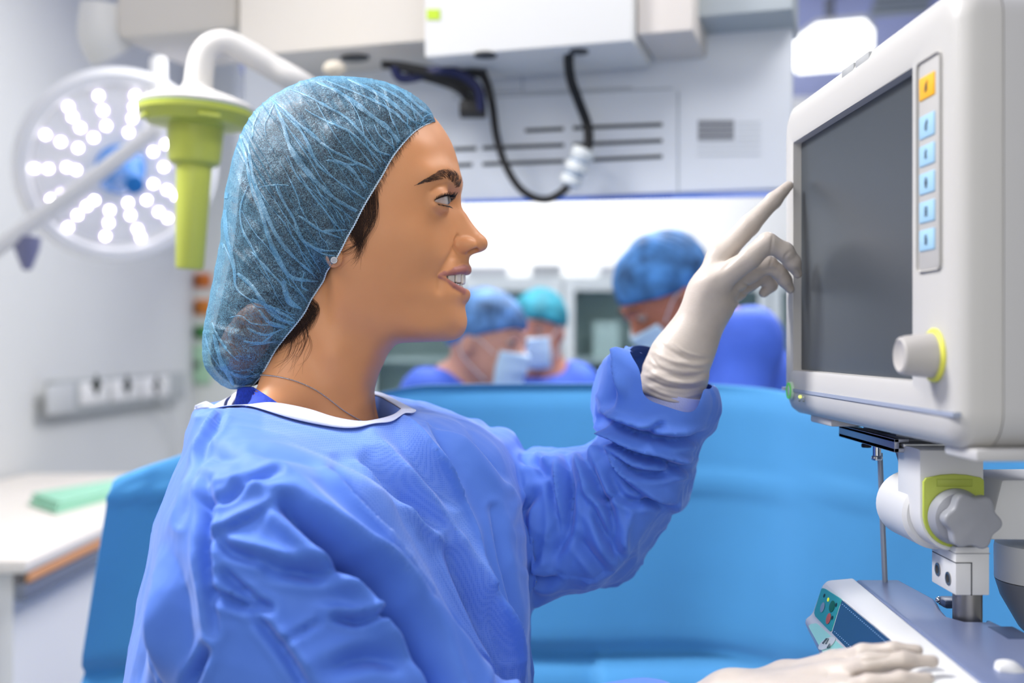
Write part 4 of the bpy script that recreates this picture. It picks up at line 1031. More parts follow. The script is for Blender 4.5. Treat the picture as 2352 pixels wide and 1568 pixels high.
def _skin():
    nt = M_skin.node_tree; b = nt.nodes['Principled BSDF']; L = nt.links
    def attr(n):
        a = nt.nodes.new('ShaderNodeAttribute'); a.attribute_name = n; return a.outputs['Fac']
    def mix(fac, a, bb):
        m = nt.nodes.new('ShaderNodeMix'); m.data_type = 'RGBA'
        if hasattr(fac, 'links'): L.new(fac, m.inputs[0])
        else: m.inputs[0].default_value = fac
        for i, v in ((6, a), (7, bb)):
            if isinstance(v, tuple): m.inputs[i].default_value = v
            else: L.new(v, m.inputs[i])
        return m.outputs[2]
    tc = nt.nodes.new('ShaderNodeTexCoord')
    n1 = nt.nodes.new('ShaderNodeTexNoise'); n1.inputs['Scale'].default_value = 28; n1.inputs['Detail'].default_value = 4
    L.new(tc.outputs['Object'], n1.inputs['Vector'])
    c = mix(n1.outputs['Fac'], lin((207, 140, 90)) + (1,), lin((218, 154, 105)) + (1,))
    n2 = nt.nodes.new('ShaderNodeTexNoise'); n2.inputs['Scale'].default_value = 900; n2.inputs['Detail'].default_value = 2
    L.new(tc.outputs['Object'], n2.inputs['Vector'])
    c = mix(attr('lip'), c, lin((170, 108, 96)) + (1,))
    c = mix(attr('rim'), c, lin((58, 36, 28)) + (1,))
    c = mix(attr('mouth'), c, lin((70, 20, 22)) + (1,))
    L.new(c, b.inputs['Base Color'])
    b.inputs['Roughness'].default_value = .46; b.inputs['Specular IOR Level'].default_value = .42
    b.inputs['Subsurface Weight'].default_value = .18; b.inputs['Subsurface Radius'].default_value = (1, .35, .18); b.inputs['Subsurface Scale'].default_value = .006
    bp = nt.nodes.new('ShaderNodeBump'); bp.inputs['Strength'].default_value = .10; bp.inputs['Distance'].default_value = .0006
    L.new(n2.outputs['Fac'], bp.inputs['Height']); L.new(bp.outputs[0], b.inputs['Normal'])
_skin()
person = mesh_obj('person', HW(_V), _Q, M_skin, None, {'lip': _lip, 'rim': _rim, 'mouth': _inside.astype(float)})
tag(person, 'smiling woman in blue gown and bouffant cap pointing at the monitor', 'person')
HEADBVH = None
from mathutils.bvhtree import BVHTree
HEADBVH = BVHTree.FromPolygons([tuple(v) for v in HW(_V)], [tuple(int(i) for i in f) for f in _Q])
def on_skin(px, py, off=0.):
    """the point of the head or neck that pixel (px,py) shows, lifted off by `off` metres"""
    o = Vector((0, 0, CAMZ)); dr = (S(px, py, 1.) - o).normalized()
    h, n, i, dist = HEADBVH.ray_cast(o, dr)
    if h is None: return None
    return h + n * off
# ---- eyes
def build_eye(side):
    E = EYE * np.array([1, side, 1]); c = HW(E)[0]
    mb = MB(); rad = EYE_R / FPX
    g = Vector((1, .10 * 1, .16)).normalized()          # gaze, to the monitor
    Mx = Matrix.Translation(Vector(c)) @ g.to_track_quat('Z', 'Y').to_matrix().to_4x4()
    prof = [(0, -rad)] + [(rad * math.sin(a), -rad * math.cos(a)) for a in np.linspace(.1, math.pi - .50, 24)]
    z0 = prof[-1][1]; r0 = prof[-1][0]
    prof += [(r0 * math.cos(a), z0 + .115 * rad * 2.4 * math.sin(a)) for a in np.linspace(.12, math.pi / 2, 8)][:-1] + [(0, z0 + .115 * rad * 2.4)]
    mb.lathe(prof, 48, None, close=False)
    o = mb.build('eye', M_eye, None, ang=60)
    o.data.transform(Mx @ Matrix.Identity(4))
    # iris by distance to the gaze axis, stored per vertex
    at = o.data.attributes.new('iris', 'FLOAT', 'POINT')
    for i, v in enumerate(o.data.vertices):
        q = Mx.inverted() @ v.co
        at.data[i].value = (math.hypot(q.x, q.y) / rad) if q.z > 0 else 2
    o.parent = person
    return o
M_eye = bpy.data.materials.new('eye'); M_eye.use_nodes = True
def _eyem():
    nt = M_eye.node_tree; b = nt.nodes['Principled BSDF']
    a = nt.nodes.new('ShaderNodeAttribute'); a.attribute_name = 'iris'
    r = nt.nodes.new('ShaderNodeValToRGB'); e = r.color_ramp.elements
    e[0].position = .17; e[0].color = (.004, .004, .004, 1); e[1].position = .20; e[1].color = lin((96, 78, 62)) + (1,)
    for p, c in ((.40, lin((110, 92, 76))), (.45, lin((40, 34, 32))), (.50, lin((214, 206, 200))), (.95, lin((205, 180, 170)))):
        k = e.new(p); k.color = c + (1,)
    nt.links.new(a.outputs['Fac'], r.inputs[0]); nt.links.new(r.outputs[0], b.inputs['Base Color'])
    b.inputs['Roughness'].default_value = .06; b.inputs['Coat Weight'].default_value = .6; b.inputs['Coat Roughness'].default_value = .02
_eyem()
build_eye(1); build_eye(-1)
# ---- teeth: one arc of separate crowns
def build_teeth():
    mb = MB(); mt = mat('tooth', (232, 222, 210), .18, sss=.15, sssr=(1, .8, .6), coat=.3)
    def arc(w):  # front of the dental arch
        return 1069 - 48 * (w / 60) ** 2
    wpos = [(10.5, 10, 21.5), (30, 9, 19.5), (45, 9.5, 21.5), (56.5, 8, 18), (63, 7.5, 17)]
    for s in (1, -1):
        for w, hw, ht in wpos:
            x = arc(w); sl = math.atan2(1, 46 * 2 * w / 3600)
            c = HW((x, s * w, 0))[0]
            for row in (0, 1):
                y0 = (629 + ht * .5) if row == 0 else (664)
                cc = HW((x - 4 - 5 * row, s * w * (1 - .07 * row), y0))[0]
                ang = math.atan(46 * 2 * w / 3600) * s
                M = Matrix.Translation(Vector(cc)) @ Matrix.Rotation(ang, 4, 'Z')
                M = Matrix.Translation(Vector(cc)) @ Matrix.Rotation(ang, 4, 'Z') if False else Matrix.Translation(Vector(cc)) @ Matrix.Rotation(-ang, 4, 'Z')
                hh = ht * (.62 if row == 0 else .5)
                t = 1 / FPX
                b = bmesh.new(); bmesh.ops.create_cube(b, size=1)
                for v in b.verts:
                    k = 1.0 if (v.co.z > 0) == (row == 0) else .86
                    v.co = Vector((v.co.x * 9 * t, v.co.y * hw * 2.02 * t * (1 if row == 0 else .8) , v.co.z * hh * 2 * t))
                    v.co.x *= k
                bmesh.ops.bevel(b, geom=b.edges[:], offset=4.2 * t, segments=5, profile=.5, affect='EDGES')
                mb._add(b, M)
    o = mb.build('teeth', mt, None, ang=60); o.parent = person
build_teeth()
# ------------------------------------------------------------------ bouffant cap, hair, brows, lashes, jewellery
M_hair = mat('dark_hair', (40, 30, 26), .6, spec=.2, var=.35, vscale=60)
M_loose = mat('loose_brown_hair', (58, 40, 31), .5, spec=.3, var=.3, vscale=60)
M_bun = mat('brown_hair', (112, 76, 52), .4, spec=.5, var=.4, vscale=50)
M_lash = mat('black_lash', (16, 13, 12), .4)
CAP_OUT = [(1000, 279), (991, 257), (976, 238), (950, 217), (915, 198), (875, 185), (830, 177), (780, 174), (730, 177), (690, 187), (655, 202), (620, 224), (590, 250), (568, 280), (552, 310), (538, 350),
           (526, 395), (517, 440), (511, 490), (507, 540), (500, 590), (490, 640), (480, 690), (470, 740), (463, 790), (465, 830), (480, 857), (505, 880), (530, 892), (555, 893), (572, 890)]
CAP_EDGE = [(1000, 279), (975, 288), (950, 305), (925, 331), (900, 364), (880, 400), (862, 430), (845, 458), (830, 485), (815, 515), (798, 545), (783, 575), (768, 600), (752, 622), (743, 645), (728, 668),
            (714, 690), (700, 718), (680, 745), (655, 775), (632, 806), (612, 842), (596, 868), (580, 886)]
PAIR = [((1000, 279), (1000, 279)), ((925, 331), (900, 192)), ((862, 430), (720, 179)), ((815, 515), (610, 232)), ((758, 614), (562, 292)), ((728, 668), (540, 345)), ((700, 718), (510, 500)), ((655, 775), (475, 720)), ((612, 842), (472, 845)), ((580, 886), (572, 890))]
_oc = crv2(CAP_OUT, 8); _ec = crv2(CAP_EDGE, 8)
def _arcs(c): return np.concatenate([[0], np.cumsum(np.linalg.norm(np.diff(c, axis=0), axis=1))])
_oa, _ea = _arcs(_oc), _arcs(_ec)
def _at(c, a, s): return np.stack([np.interp(s, a, c[:, 0]), np.interp(s, a, c[:, 1])], -1)
def _near(c, a, p): return a[np.argmin(((c - np.array(p)) ** 2).sum(1))]
_pe = np.array([_near(_ec, _ea, p[0]) for p in PAIR]); _po = np.array([_near(_oc, _oa, p[1]) for p in PAIR])
NU, NS = 420, 110
_U = np.linspace(0, 1, NU); _se = _U * _ea[-1]
_E2 = _at(_ec, _ea, _se); _O2 = _at(_oc, _oa, np.interp(_se, _pe, _po))
_wE = np.array([(lambda h: (1.0 - h.y) * FPX if h is not None else np.nan)(on_skin(p[0], p[1])) for p in _E2])
_good = ~np.isnan(_wE) & (_wE > 0)
_wE = np.interp(_U, _U[_good], _wE[_good]); _wE[0] = 0
_k = np.ones(31) / 31; _wE = np.convolve(np.pad(_wE, 15, 'edge'), _k, 'valid') + 5
_wE *= np.clip(_U / .015, 0, 1) ** .5 * np.clip((1 - _U) / .06, 0, 1) ** .6
_Wm = np.interp(_U, [0, .05, .1, .2, .35, .5, .65, .78, .9, .97, 1], [0, 62, 110, 156, 190, 202, 196, 172, 134, 76, 0])
_Wm = np.maximum(_Wm, _wE)
def build_bun():
    rng = random.Random(8); V = []
    c0 = hp(582, 768, 52); f = lambda p: smin(f_ell(p, c0, (54, 74, 84), np.array(Matrix.Rotation(R(-28), 3, 'Y'))), f_ell(p, hp(552, 806, 40), (44, 62, 62)), 20)
    V, Q = surface(f, c0 - [150, 110, 150], c0 + [130, 110, 150], 4)
    n = vnoise(V * np.array([1, 1, 1]), 1 / 12., 3); N = vnormals(V, Q); V = V + N * (n * 1.5)[:, None]
    o = mesh_obj('hair_bun', HW(V), Q, M_bun, None)
    global BUNBVH, BUN
    BUN = [o]
    BUNBVH = b = BVHTree.FromPolygons([tuple(v) for v in HW(V)], [tuple(int(i) for i in q) for q in Q]); cu = []
    og = Vector((0, 0, CAMZ))
    for k in range(420):      # strands wound round the bun
        a = rng.uniform(0, 2 * math.pi); rad = rng.uniform(.25, 1.02); L = rng.uniform(.5, 1.3); pts = []
        for j in range(12):
            t = a + L * j / 11
            px = 576 + rad * (56 * math.cos(t) * .88 + 92 * math.sin(t) * .30); py = 768 + rad * (95 * math.sin(t) * .9 - 40 * math.cos(t) * .3)
            dr = (S(px, py, 1.) - og).normalized(); h, nn, _, _ = b.ray_cast(og, dr)
            if h is None: break
            pts.append(tuple(h + nn * rng.uniform(.0002, .0009)))
        if len(pts) > 4: cu.append(pts)
    s = strands('bun_strands', cu, .00022, mat('light_brown_hair', (150, 108, 78), .35, var=.5, vscale=40), None); BUN.append(s)
build_bun()

def front_w(px, py, knot=True):
    """how far towards the viewer head, hair knot or ear already reach at a pixel"""
    o = Vector((0, 0, CAMZ)); dr = (S(px, py, 1.) - o).normalized(); w = -1e3
    for b in ((HEADBVH, BUNBVH) if knot else (HEADBVH,)):
        h = b.ray_cast(o, dr)[0]
        if h is not None: w = max(w, (1 - h.y) * FPX)
    return w
def cap_point(ui, s, side, inset=0., wsc=1., off=0.):
    """head-space point: s=0 at the elastic, 1 on the crown line"""
    E, O = _E2[ui], _O2[ui]
    w = (_Wm[ui] * wsc) * (np.clip(1 - s ** 2.3, 0, 1)) ** .5 + (_wE[ui] - _Wm[ui] * wsc) * (1 - s) ** 5
    p = E + (O - E) * (s * (1 - inset))[..., None]
    if off:
        fw = np.array([front_w(a[0], a[1], off > 5) for a in p]); w = np.maximum(w, np.where(fw > 0, fw + off * np.clip(s / .06, .2, 1), -1e3))
    sc = 1 - np.clip(w, 0, None) / FPX * (1 if side > 0 else -1)       # pixel -> head space along the line of sight
    x = CXP + (p[..., 0] - CXP) * sc; y = CYP + (p[..., 1] - CYP) * sc
    if side < 0:                                                        # far side: mirror of the near one
        sc2 = 1 - np.clip(w, 0, None) / FPX
        x = CXP + (p[..., 0] - CXP) * sc2; y = CYP + (p[..., 1] - CYP) * sc2
    return np.stack([x, w * side, y], -1)
def cap_surface(inset=0., wsc=1., pleat=1., s0=0., seed=3, off=11.):
    rows = []
    sv = np.concatenate([s0 + (1 - s0) * np.linspace(0, 1, NS) ** 1.1])
    ui = np.arange(NU)
    grids = []
    for side in (1, -1):
        g = np.stack([cap_point(ui, np.full(NU, s), 1, inset, wsc, off) for s in sv], 1) if side > 0 else grids[0] * [1, -1, 1]     # NU, NS, 3
        if side > 0:
            w_ = g[..., 1]; pw = np.pad(w_, 4, 'edge'); sm = sum(pw[a:a + w_.shape[0], b:b + w_.shape[1]] for a in range(9) for b in range(9)) / 81
            g[:, 1:-1, 1] = np.maximum(sm, w_ - 3)[:, 1:-1]
        grids.append(g)
    G = np.concatenate([grids[0], grids[1][:, ::-1][:, 1:]], 1)                             # elastic near .. crown .. elastic far
    G = G.copy()
    # surface normals and pleats
    du = np.gradient(G, axis=0); dv = np.gradient(G, axis=1); N = np.cross(dv, du); N /= np.linalg.norm(N, axis=-1)[..., None] + 1e-9
    c = G.reshape(-1, 3).mean(0); flip = np.sign(((G - c) * N).sum(-1)); N *= np.where(np.median(flip) < 0, -1, 1)
    if pleat:
        nv = G.shape[1]; U2 = np.repeat(_U[:, None], nv, 1); V2 = np.repeat(np.linspace(0, 1, nv)[None], NU, 0)
        P = np.stack([U2.ravel() * 46, V2.ravel() * 5, np.zeros(U2.size)], 1)
        a = vnoise(P, 1.0, seed); b = vnoise(P * [2.3, 1.6, 1], 1.0, seed + 5)
        Pq = G.reshape(-1, 3)
        q = vnoise(Pq, 1 / 34., 9); q2 = vnoise(Pq, 1 / 15., 12)
        d = (1 - np.abs(a)) ** 2 * 4.2 + (1 - np.abs(b)) ** 2 * 2.2 + q * 2.6 + q2 * 1.0 - 2.5
        edge = np.minimum(np.minimum(V2, 1 - V2) / .05, 1).ravel()
        d *= (.15 + .85 * edge) * (.45 + .55 * np.clip(np.abs(V2 - .5).ravel() / .12, 0, 1))
        d *= np.clip(np.minimum(U2, 1 - U2).ravel() / .03, 0, 1)
        G = G + N * (d * pleat).reshape(NU, nv)[..., None]
    return G
def grid_mesh(name, G, material, parent=None, extra=None):
    n, m = G.shape[:2]; i, j = np.meshgrid(np.arange(n - 1), np.arange(m - 1), indexing='ij'); k = (i * m + j).ravel()
    Q = np.stack([k, k + m, k + m + 1, k + 1], 1); V = HW(G.reshape(-1, 3))
    if extra is not None:
        Q = np.concatenate([Q, extra[1] + len(V)]); V = np.concatenate([V, extra[0]])
    return mesh_obj(name, V, Q, material, parent)
# cloth of the cap: thin blue nonwoven, hair shows through between the fibres
M_cap = bpy.data.materials.new('cap_nonwoven'); M_cap.use_nodes = True
M_capfold = bpy.data.materials.new('cap_nonwoven_folded'); M_capfold.use_nodes = True
def _capm(M_, o0, o1, ca, cb):
    nt = M_.node_tree; L = nt.links; nt.nodes.clear()
    N = nt.nodes.new
    out = N('ShaderNodeOutputMaterial'); tc = N('ShaderNodeTexCoord')
    def noise(scale, det, dist=0., dim=None):
        n = N('ShaderNodeTexNoise'); n.inputs['Scale'].default_value = scale; n.inputs['Detail'].default_value = det; n.inputs['Distortion'].default_value = dist
        L.new(tc.outputs['Object'], n.inputs['Vector']); return n.outputs['Fac']
    def math_(op, a, b=None, c=None, clamp=False):
        m = N('ShaderNodeMath'); m.operation = op; m.use_clamp = clamp
        for i, v in enumerate((a, b, c)):
            if v is None: continue
            if isinstance(v, (int, float)): m.inputs[i].default_value = v
            else: L.new(v, m.inputs[i])
        return m.outputs[0]
    def fib(scale, thr, dist):
        n = noise(scale, 1.5, dist)
        a = math_('ABSOLUTE', math_('SUBTRACT', n, .5))
        return math_('SUBTRACT', 1., math_('DIVIDE', a, thr, clamp=True), clamp=True)
    f = math_('MAXIMUM', fib(330, .040, 1.4), fib(560, .05, 1.0))
    f = math_('MAXIMUM', f, math_('MULTIPLY', fib(170, .014, 2.2), 1.))
    lw = N('ShaderNodeLayerWeight'); lw.inputs[0].default_value = .5; gz = math_('POWER', lw.outputs['Facing'], 2.2)
    cl = noise(70, 3)                                              # uneven web density
    op = math_('ADD', math_('MULTIPLY', f, o0), math_('ADD', math_('MULTIPLY_ADD', cl, .5, o1), math_('MULTIPLY', gz, .85)), clamp=True)
    col = N('ShaderNodeMix'); col.data_type = 'RGBA'
    col.inputs[6].default_value = lin(ca) + (1,); col.inputs[7].default_value = lin(cb) + (1,)
    L.new(f, col.inputs[0])
    df = N('ShaderNodeBsdfDiffuse'); L.new(col.outputs[2], df.inputs[0])
    tl = N('ShaderNodeBsdfTranslucent'); L.new(col.outputs[2], tl.inputs[0])
    gl = N('ShaderNodeBsdfGlossy'); gl.inputs['Roughness'].default_value = .38
    m1 = N('ShaderNodeMixShader'); m1.inputs[0].default_value = .38; L.new(df.outputs[0], m1.inputs[1]); L.new(tl.outputs[0], m1.inputs[2])
    m3 = N('ShaderNodeMixShader'); m3.inputs[0].default_value = .10; L.new(m1.outputs[0], m3.inputs[1]); L.new(gl.outputs[0], m3.inputs[2])
    tr = N('ShaderNodeBsdfTransparent')
    m2 = N('ShaderNodeMixShader'); L.new(op, m2.inputs[0]); L.new(tr.outputs[0], m2.inputs[1]); L.new(m3.outputs[0], m2.inputs[2])
    bp = N('ShaderNodeBump'); bp.inputs['Strength'].default_value = .35; bp.inputs['Distance'].default_value = .0006
    L.new(f, bp.inputs['Height'])
    for s in (df, gl): L.new(bp.outputs[0], s.inputs['Normal'])
    L.new(m2.outputs[0], out.inputs[0])
_capm(M_cap, .47, -.08, (62, 138, 182), (142, 198, 222))
_capm(M_capfold, .34, .20, (92, 170, 216), (148, 206, 232))
G_cap = cap_surface()
CAPBVH = BVHTree.FromPolygons([tuple(v) for v in HW(G_cap.reshape(-1, 3))], [tuple(int(i) for i in q) for q in (lambda n, m: np.array([(i * m + j, (i + 1) * m + j, (i + 1) * m + j + 1, i * m + j + 1) for i in range(n - 1) for j in range(m - 1)]))(*G_cap.shape[:2])])
Z1 = lambda pts: [(440 + x / 3.075, 150 + y / 3.075) for x, y in pts]
Z2 = lambda pts: [(440 + x / 3.095, 560 + y / 3.095) for x, y in pts]
FOLDS = [(Z1(p), w) for p, w in [
    ([(1165, 1030), (1000, 930), (860, 800), (760, 680), (690, 560), (650, 420), (590, 270)], 12), ([(1225, 945), (1050, 830), (900, 710), (840, 580), (760, 440), (620, 280)], 5),
    ([(1290, 745), (1110, 660), (960, 580), (840, 480), (740, 400), (640, 300), (560, 230)], 7), ([(1400, 635), (1310, 600), (1200, 480), (1090, 370), (950, 290), (800, 210), (690, 170)], 6),
    ([(1465, 545), (1380, 440), (1260, 350), (1130, 250), (1000, 170), (880, 120)], 11), ([(1580, 410), (1500, 340), (1380, 240), (1240, 160), (1100, 100)], 10),
    ([(1500, 405), (1430, 330), (1300, 260), (1150, 190), (950, 110)], 5), ([(1340, 690), (1250, 590), (1130, 480), (1030, 430), (900, 370), (800, 310)], 5),
    ([(1300, 740), (1230, 650), (1160, 560), (1110, 480)], 4), ([(1225, 870), (1150, 760), (1060, 690), (950, 670)], 8),
    ([(345, 500), (380, 640), (430, 870), (500, 1060), (560, 1250), (640, 1400), (700, 1560)], 9), ([(400, 560), (440, 800), (500, 980), (600, 1200), (720, 1350), (890, 1500)], 10),
    ([(300, 620), (265, 800), (240, 1000), (250, 1200), (300, 1400), (310, 1540)], 10), ([(1050, 1220), (920, 1170), (830, 1110), (760, 1060)], 6), ([(1095, 1160), (960, 1170), (900, 1170)], 6),
    ([(1025, 1310), (900, 1300), (790, 1240), (750, 1170), (720, 1080), (640, 950), (590, 830)], 7), ([(1010, 1345), (930, 1330), (830, 1270)], 4), ([(1080, 1110), (1040, 1040), (970, 960)], 3),
    ([(690, 850), (600, 845), (480, 860)], 2.5), ([(560, 1520), (430, 1290), (360, 1150), (350, 1000), (400, 850)], 5), ([(1690, 350), (1600, 290), (1500, 200), (1380, 130)], 6),
    ([(1640, 385), (1560, 310), (1450, 220), (1300, 140)], 6), ([(1550, 450), (1480, 380), (1400, 320), (1250, 210)], 4), ([(680, 640), (760, 800), (860, 900), (960, 1010)], 3), ([(560, 240), (640, 330), (780, 480), (850, 640), (900, 720)], 4),
    ([(480, 330), (440, 420), (430, 520)], 4), ([(600, 240), (560, 330), (520, 420), (530, 500)], 3), ([(1290, 760), (1200, 700), (1100, 700), (960, 640)], 4), ([(1430, 580), (1330, 500), (1290, 420)], 3), ([(830, 1110), (770, 1000), (740, 900), (640, 700)], 3), ([(200, 960), (190, 1150), (230, 1300)], 5)]]
FOLDS += [(Z2(p), w) for p, w in [([(330, 210), (430, 300), (500, 400), (600, 520), (735, 560)], 11), ([(560, 10), (640, 150), (720, 240), (900, 265)], 10), ([(650, 260), (690, 400), (780, 460)], 12), ([(430, 60), (560, 200), (650, 300), (700, 420)], 6),
    ([(160, 640), (210, 830), (260, 920), (300, 1005)], 12), ([(370, 690), (480, 705), (600, 690)], 6), ([(270, 900), (350, 940), (490, 925)], 6), ([(400, 600), (520, 645), (655, 600)], 6), ([(480, 470), (560, 560), (680, 590)], 8), ([(150, 560), (180, 640), (260, 760), (330, 830)], 5),
    ([(100, 640), (130, 760), (220, 900)], 4), ([(800, 200), (780, 300), (830, 330)], 4), ([(230, 0), (300, 170), (330, 330), (480, 430)], 5), ([(600, 620), (500, 700), (420, 720)], 4), ([(430, 390), (600, 470), (730, 540)], 7)]]
def cap_folds():
    """doubled cloth where the gathers lie over: narrow strips of the same web on the cap"""
    Vs, Qs, base = [], [], 0; rng = random.Random(5)
    o = Vector((0, 0, CAMZ)); allf = []
    for pts, w in FOLDS: allf.append((pts, w))
    for k in range(34):        # fine secondary gathers running down to the elastic
        ui = int(rng.uniform(.03, .97) * (NU - 1)); s0 = rng.uniform(.02, .08); s1 = s0 + rng.uniform(.12, .8); dr = rng.gauss(0, 9)
        pts = []
        for t in np.linspace(0, 1, 6):
            u2 = int(np.clip(ui + dr * t + rng.gauss(0, 1.2), 0, NU - 1)); s_ = s0 + (s1 - s0) * t
            pts.append(tuple(_E2[u2] + (_O2[u2] - _E2[u2]) * s_))
        allf.append((pts, rng.uniform(1.4, 3.2)))
    for pts, w in allf:
        c = crv2(pts, 10); t = np.gradient(c, axis=0); t /= np.linalg.norm(t, axis=1)[:, None] + 1e-9; nrm = np.stack([-t[:, 1], t[:, 0]], 1)
        n = len(c); prof = np.sin(np.pi * np.clip(np.linspace(.06, 1.0, n), 0, 1)) ** .45
        wob = 1 + .35 * vnoise(np.stack([c[:, 0] / 18, c[:, 1] / 18, np.full(n, w)], 1), 1., 4)
        rows = []
        for i in range(n):
            row = []
            for k, lift in ((-1, .2), (-.4, 1.2), (.4, 1.3), (1, .2)):
                p = c[i] + nrm[i] * (w * .5 * prof[i] * wob[i] * k)
                dr = (S(p[0], p[1], 1.) - o).normalized(); h, nn, _, _ = CAPBVH.ray_cast(o, dr)
                if h is None: row = None; break
                if nn.dot(dr) > 0: nn = -nn
                row.append(h + nn * (lift + .9) / FPX)
            if row is None:
                if len(rows) > 1: _emit(rows, Vs, Qs)
                rows = []
            else: rows.append(row)
        if len(rows) > 1: _emit(rows, Vs, Qs)
    V = np.array([tuple(v) for v in Vs]); 
    Vm = V.copy(); Vm[:, 1] = 2.0 - Vm[:, 1]            # the far half carries the same gathers
    Q = np.array(Qs); return np.concatenate([V, Vm]), np.concatenate([Q, Q[:, ::-1] + len(V)])
def _emit(rows, Vs, Qs):
    b = len(Vs); m = len(rows[0])
    for r in rows: Vs.extend(r)
    for i in range(len(rows) - 1):
        for j in range(m - 1): Qs.append((b + i * m + j, b + (i + 1) * m + j, b + (i + 1) * m + j + 1, b + i * m + j + 1))
cap = grid_mesh('bouffant_cap', G_cap, M_cap, person)
_cf = cap_folds(); _g = mesh_obj('gathers', _cf[0], _cf[1], M_capfold); _g.parent = cap
M_elastic = mat('elastic_thread', (206, 226, 240), .7)
def build_elastic():
    mb = MB(); M_e = mat('elastic_blue', (120, 180, 220), .8)
    for side in (1, -1):
        P = np.array([cap_point(np.array([i]), np.array([.0]), side)[0] for i in range(0, NU, 2)])
        P[:, 1] += side * 1.5
        W = HW(P)
        # stitched zigzag thread over a rolled hem
        mb.tube([tuple(v) for v in W], 1.2 / FPX, 6)
        n = len(W); zz = []
        for k in range(n * 3):
            f = k / 3; i = min(int(f), n - 2); p = W[i] * (1 - f + i) + W[i + 1] * (f - i)
            t = W[i + 1] - W[i]; t /= np.linalg.norm(t) + 1e-9
            out = np.cross(t, [0, side * -1.0, 0]); 
            zz.append(p + out * math.sin(k * 1.25) * 2.2 / FPX + np.array([0, -side * 2.0 / FPX, 0]) + np.array([0, -side, 0]) * math.cos(k * 1.25) * .7 / FPX)
        mb.tube(zz, .6 / FPX, 5)
    o = mb.build('elastic_band', M_elastic, None); o.parent = cap
build_elastic()
# ---- hair under the cap
_O2b = _O2.copy(); _O2 = _O2 + np.stack([np.interp(_U, [0, .06, .3, .5, .6, .72, .85, 1], [0, -4, 0, 6, 24, 34, 26, 10]), np.interp(_U, [0, .05, .2, .45, .7, 1], [-2, 7, 12, 8, 0, -8])], 1)
G_hair = cap_surface(.0, np.interp(_U, [0, .52, .64, .76, 1], [.94, .94, .80, .58, .45]), 0., .0, 3, 3.5)
_O2 = _O2b
hair = grid_mesh('hair', G_hair, M_hair, person)
for _o in BUN: _o.parent = hair
# ---- loose hair
def skin_path(pts, off=.0006, n=8):
    out = []
    for p in crv2(pts, n):
        h = on_skin(p[0], p[1], off)
        if h is not None: out.append(tuple(h))
    return out
def mirror(cs): return cs + [[(x, 2.0 - y, z) for x, y, z in c] for c in cs]
def build_sideburn():
    rng = random.Random(4); cs = []
    for k in range(320):
        t = rng.random() ** .8; j = rng.gauss(0, 1)
        # root on the hairline under the elastic, tip gathered in front of the ear
        rx, ry = 866 - 62 * t + rng.uniform(-4, 4), 430 + 92 * t + rng.uniform(-6, 6)
        ex, ey = 826 + rng.gauss(0, 7), 566 + rng.gauss(0, 16)
        mx = max(rx, ex) + 9 * (1 - t) - 3 + rng.gauss(0, 2.5); my = ry + (ey - ry) * .55
        f = rng.uniform(.55, 1.05)
        pts = [(rx, ry), (rx + 4 * (1 - t), ry + (my - ry) * .55), (mx - 8, my), (mx + (ex - mx) * .75, my + (ey - my) * .6 * f), (ex, my + (ey - my) * f)]
        cs.append(skin_path(pts, rng.uniform(.0003, .0016), 4))
    for k in range(26):      # stray hairs in front of the ear
        x0, y0 = 828 + rng.gauss(0, 5), 548 + rng.gauss(0, 10)
        cs.append(skin_path([(x0, y0), (x0 - 12, y0 + 14), (x0 - 30 + rng.gauss(0, 4), y0 + 24 + rng.gauss(0, 6)), (x0 - 52, y0 + 34 + rng.gauss(0, 8))], .0005, 5))
    for k in range(22):
        x0, y0 = 826 + rng.gauss(0, 4), 560 + rng.gauss(0, 8)
        cs.append(skin_path([(x0, y0), (x0 - 3, y0 + 22), (x0 - 12 + rng.gauss(0, 5), y0 + 42)], .0005, 5))
    for k in range(150):     # fine hairs along the hairline up to the forehead
        t = rng.random(); p = _at(_ec, _ea, np.array([_near(_ec, _ea, (960, 300)) * (1 - t) + _near(_ec, _ea, (845, 458)) * t]))[0]
        L = rng.uniform(6, 26) * (.5 + t)
        cs.append(skin_path([(p[0] - 6, p[1] - 4), (p[0] + 3, p[1] + L * .4), (p[0] + 4 + rng.gauss(0, 3), p[1] + L)], .0004, 5))
    cs = [c for c in cs if len(c) > 3]
    o = strands('sideburn', mirror(cs), .00011, M_loose, None); o.parent = hair
build_sideburn()
def build_nape():
    rng = random.Random(14); cs = []
    for k in range(520):
        t = rng.random()
        rx, ry = 716 - 90 * t + rng.uniform(-3, 3), 684 + 118 * t + rng.uniform(-4, 4)
        d = rng.random(); Lx = 14 * (1 - t) + rng.uniform(0, 10); Ly = (62 * (1 - t) + 18) * rng.uniform(.5, 1.0)
        ex, ey = rx + Lx * .3 - 34 * (1 - t) * d, ry + Ly
        cs.append(skin_path([(rx - 8, ry - 4), (rx + Lx * .8, ry + Ly * .35), (rx + Lx * .7 - 12 * d, ry + Ly * .7), (ex, ey)], rng.uniform(.0004, .0022), 5))
    for k in range(40):
        rx, ry = 712 - rng.uniform(0, 50), 720 + rng.uniform(0, 50)
        cs.append(skin_path([(rx, ry), (rx + 6, ry + 25), (rx - 6, ry + 55), (rx - 35 * rng.random() - 10, ry + 80 + rng.gauss(0, 14))], .0005, 6))
    cs = [c for c in cs if len(c) > 3]
    o = strands('nape_hair', mirror(cs), .00014, M_loose, None); o.parent = hair
build_nape()
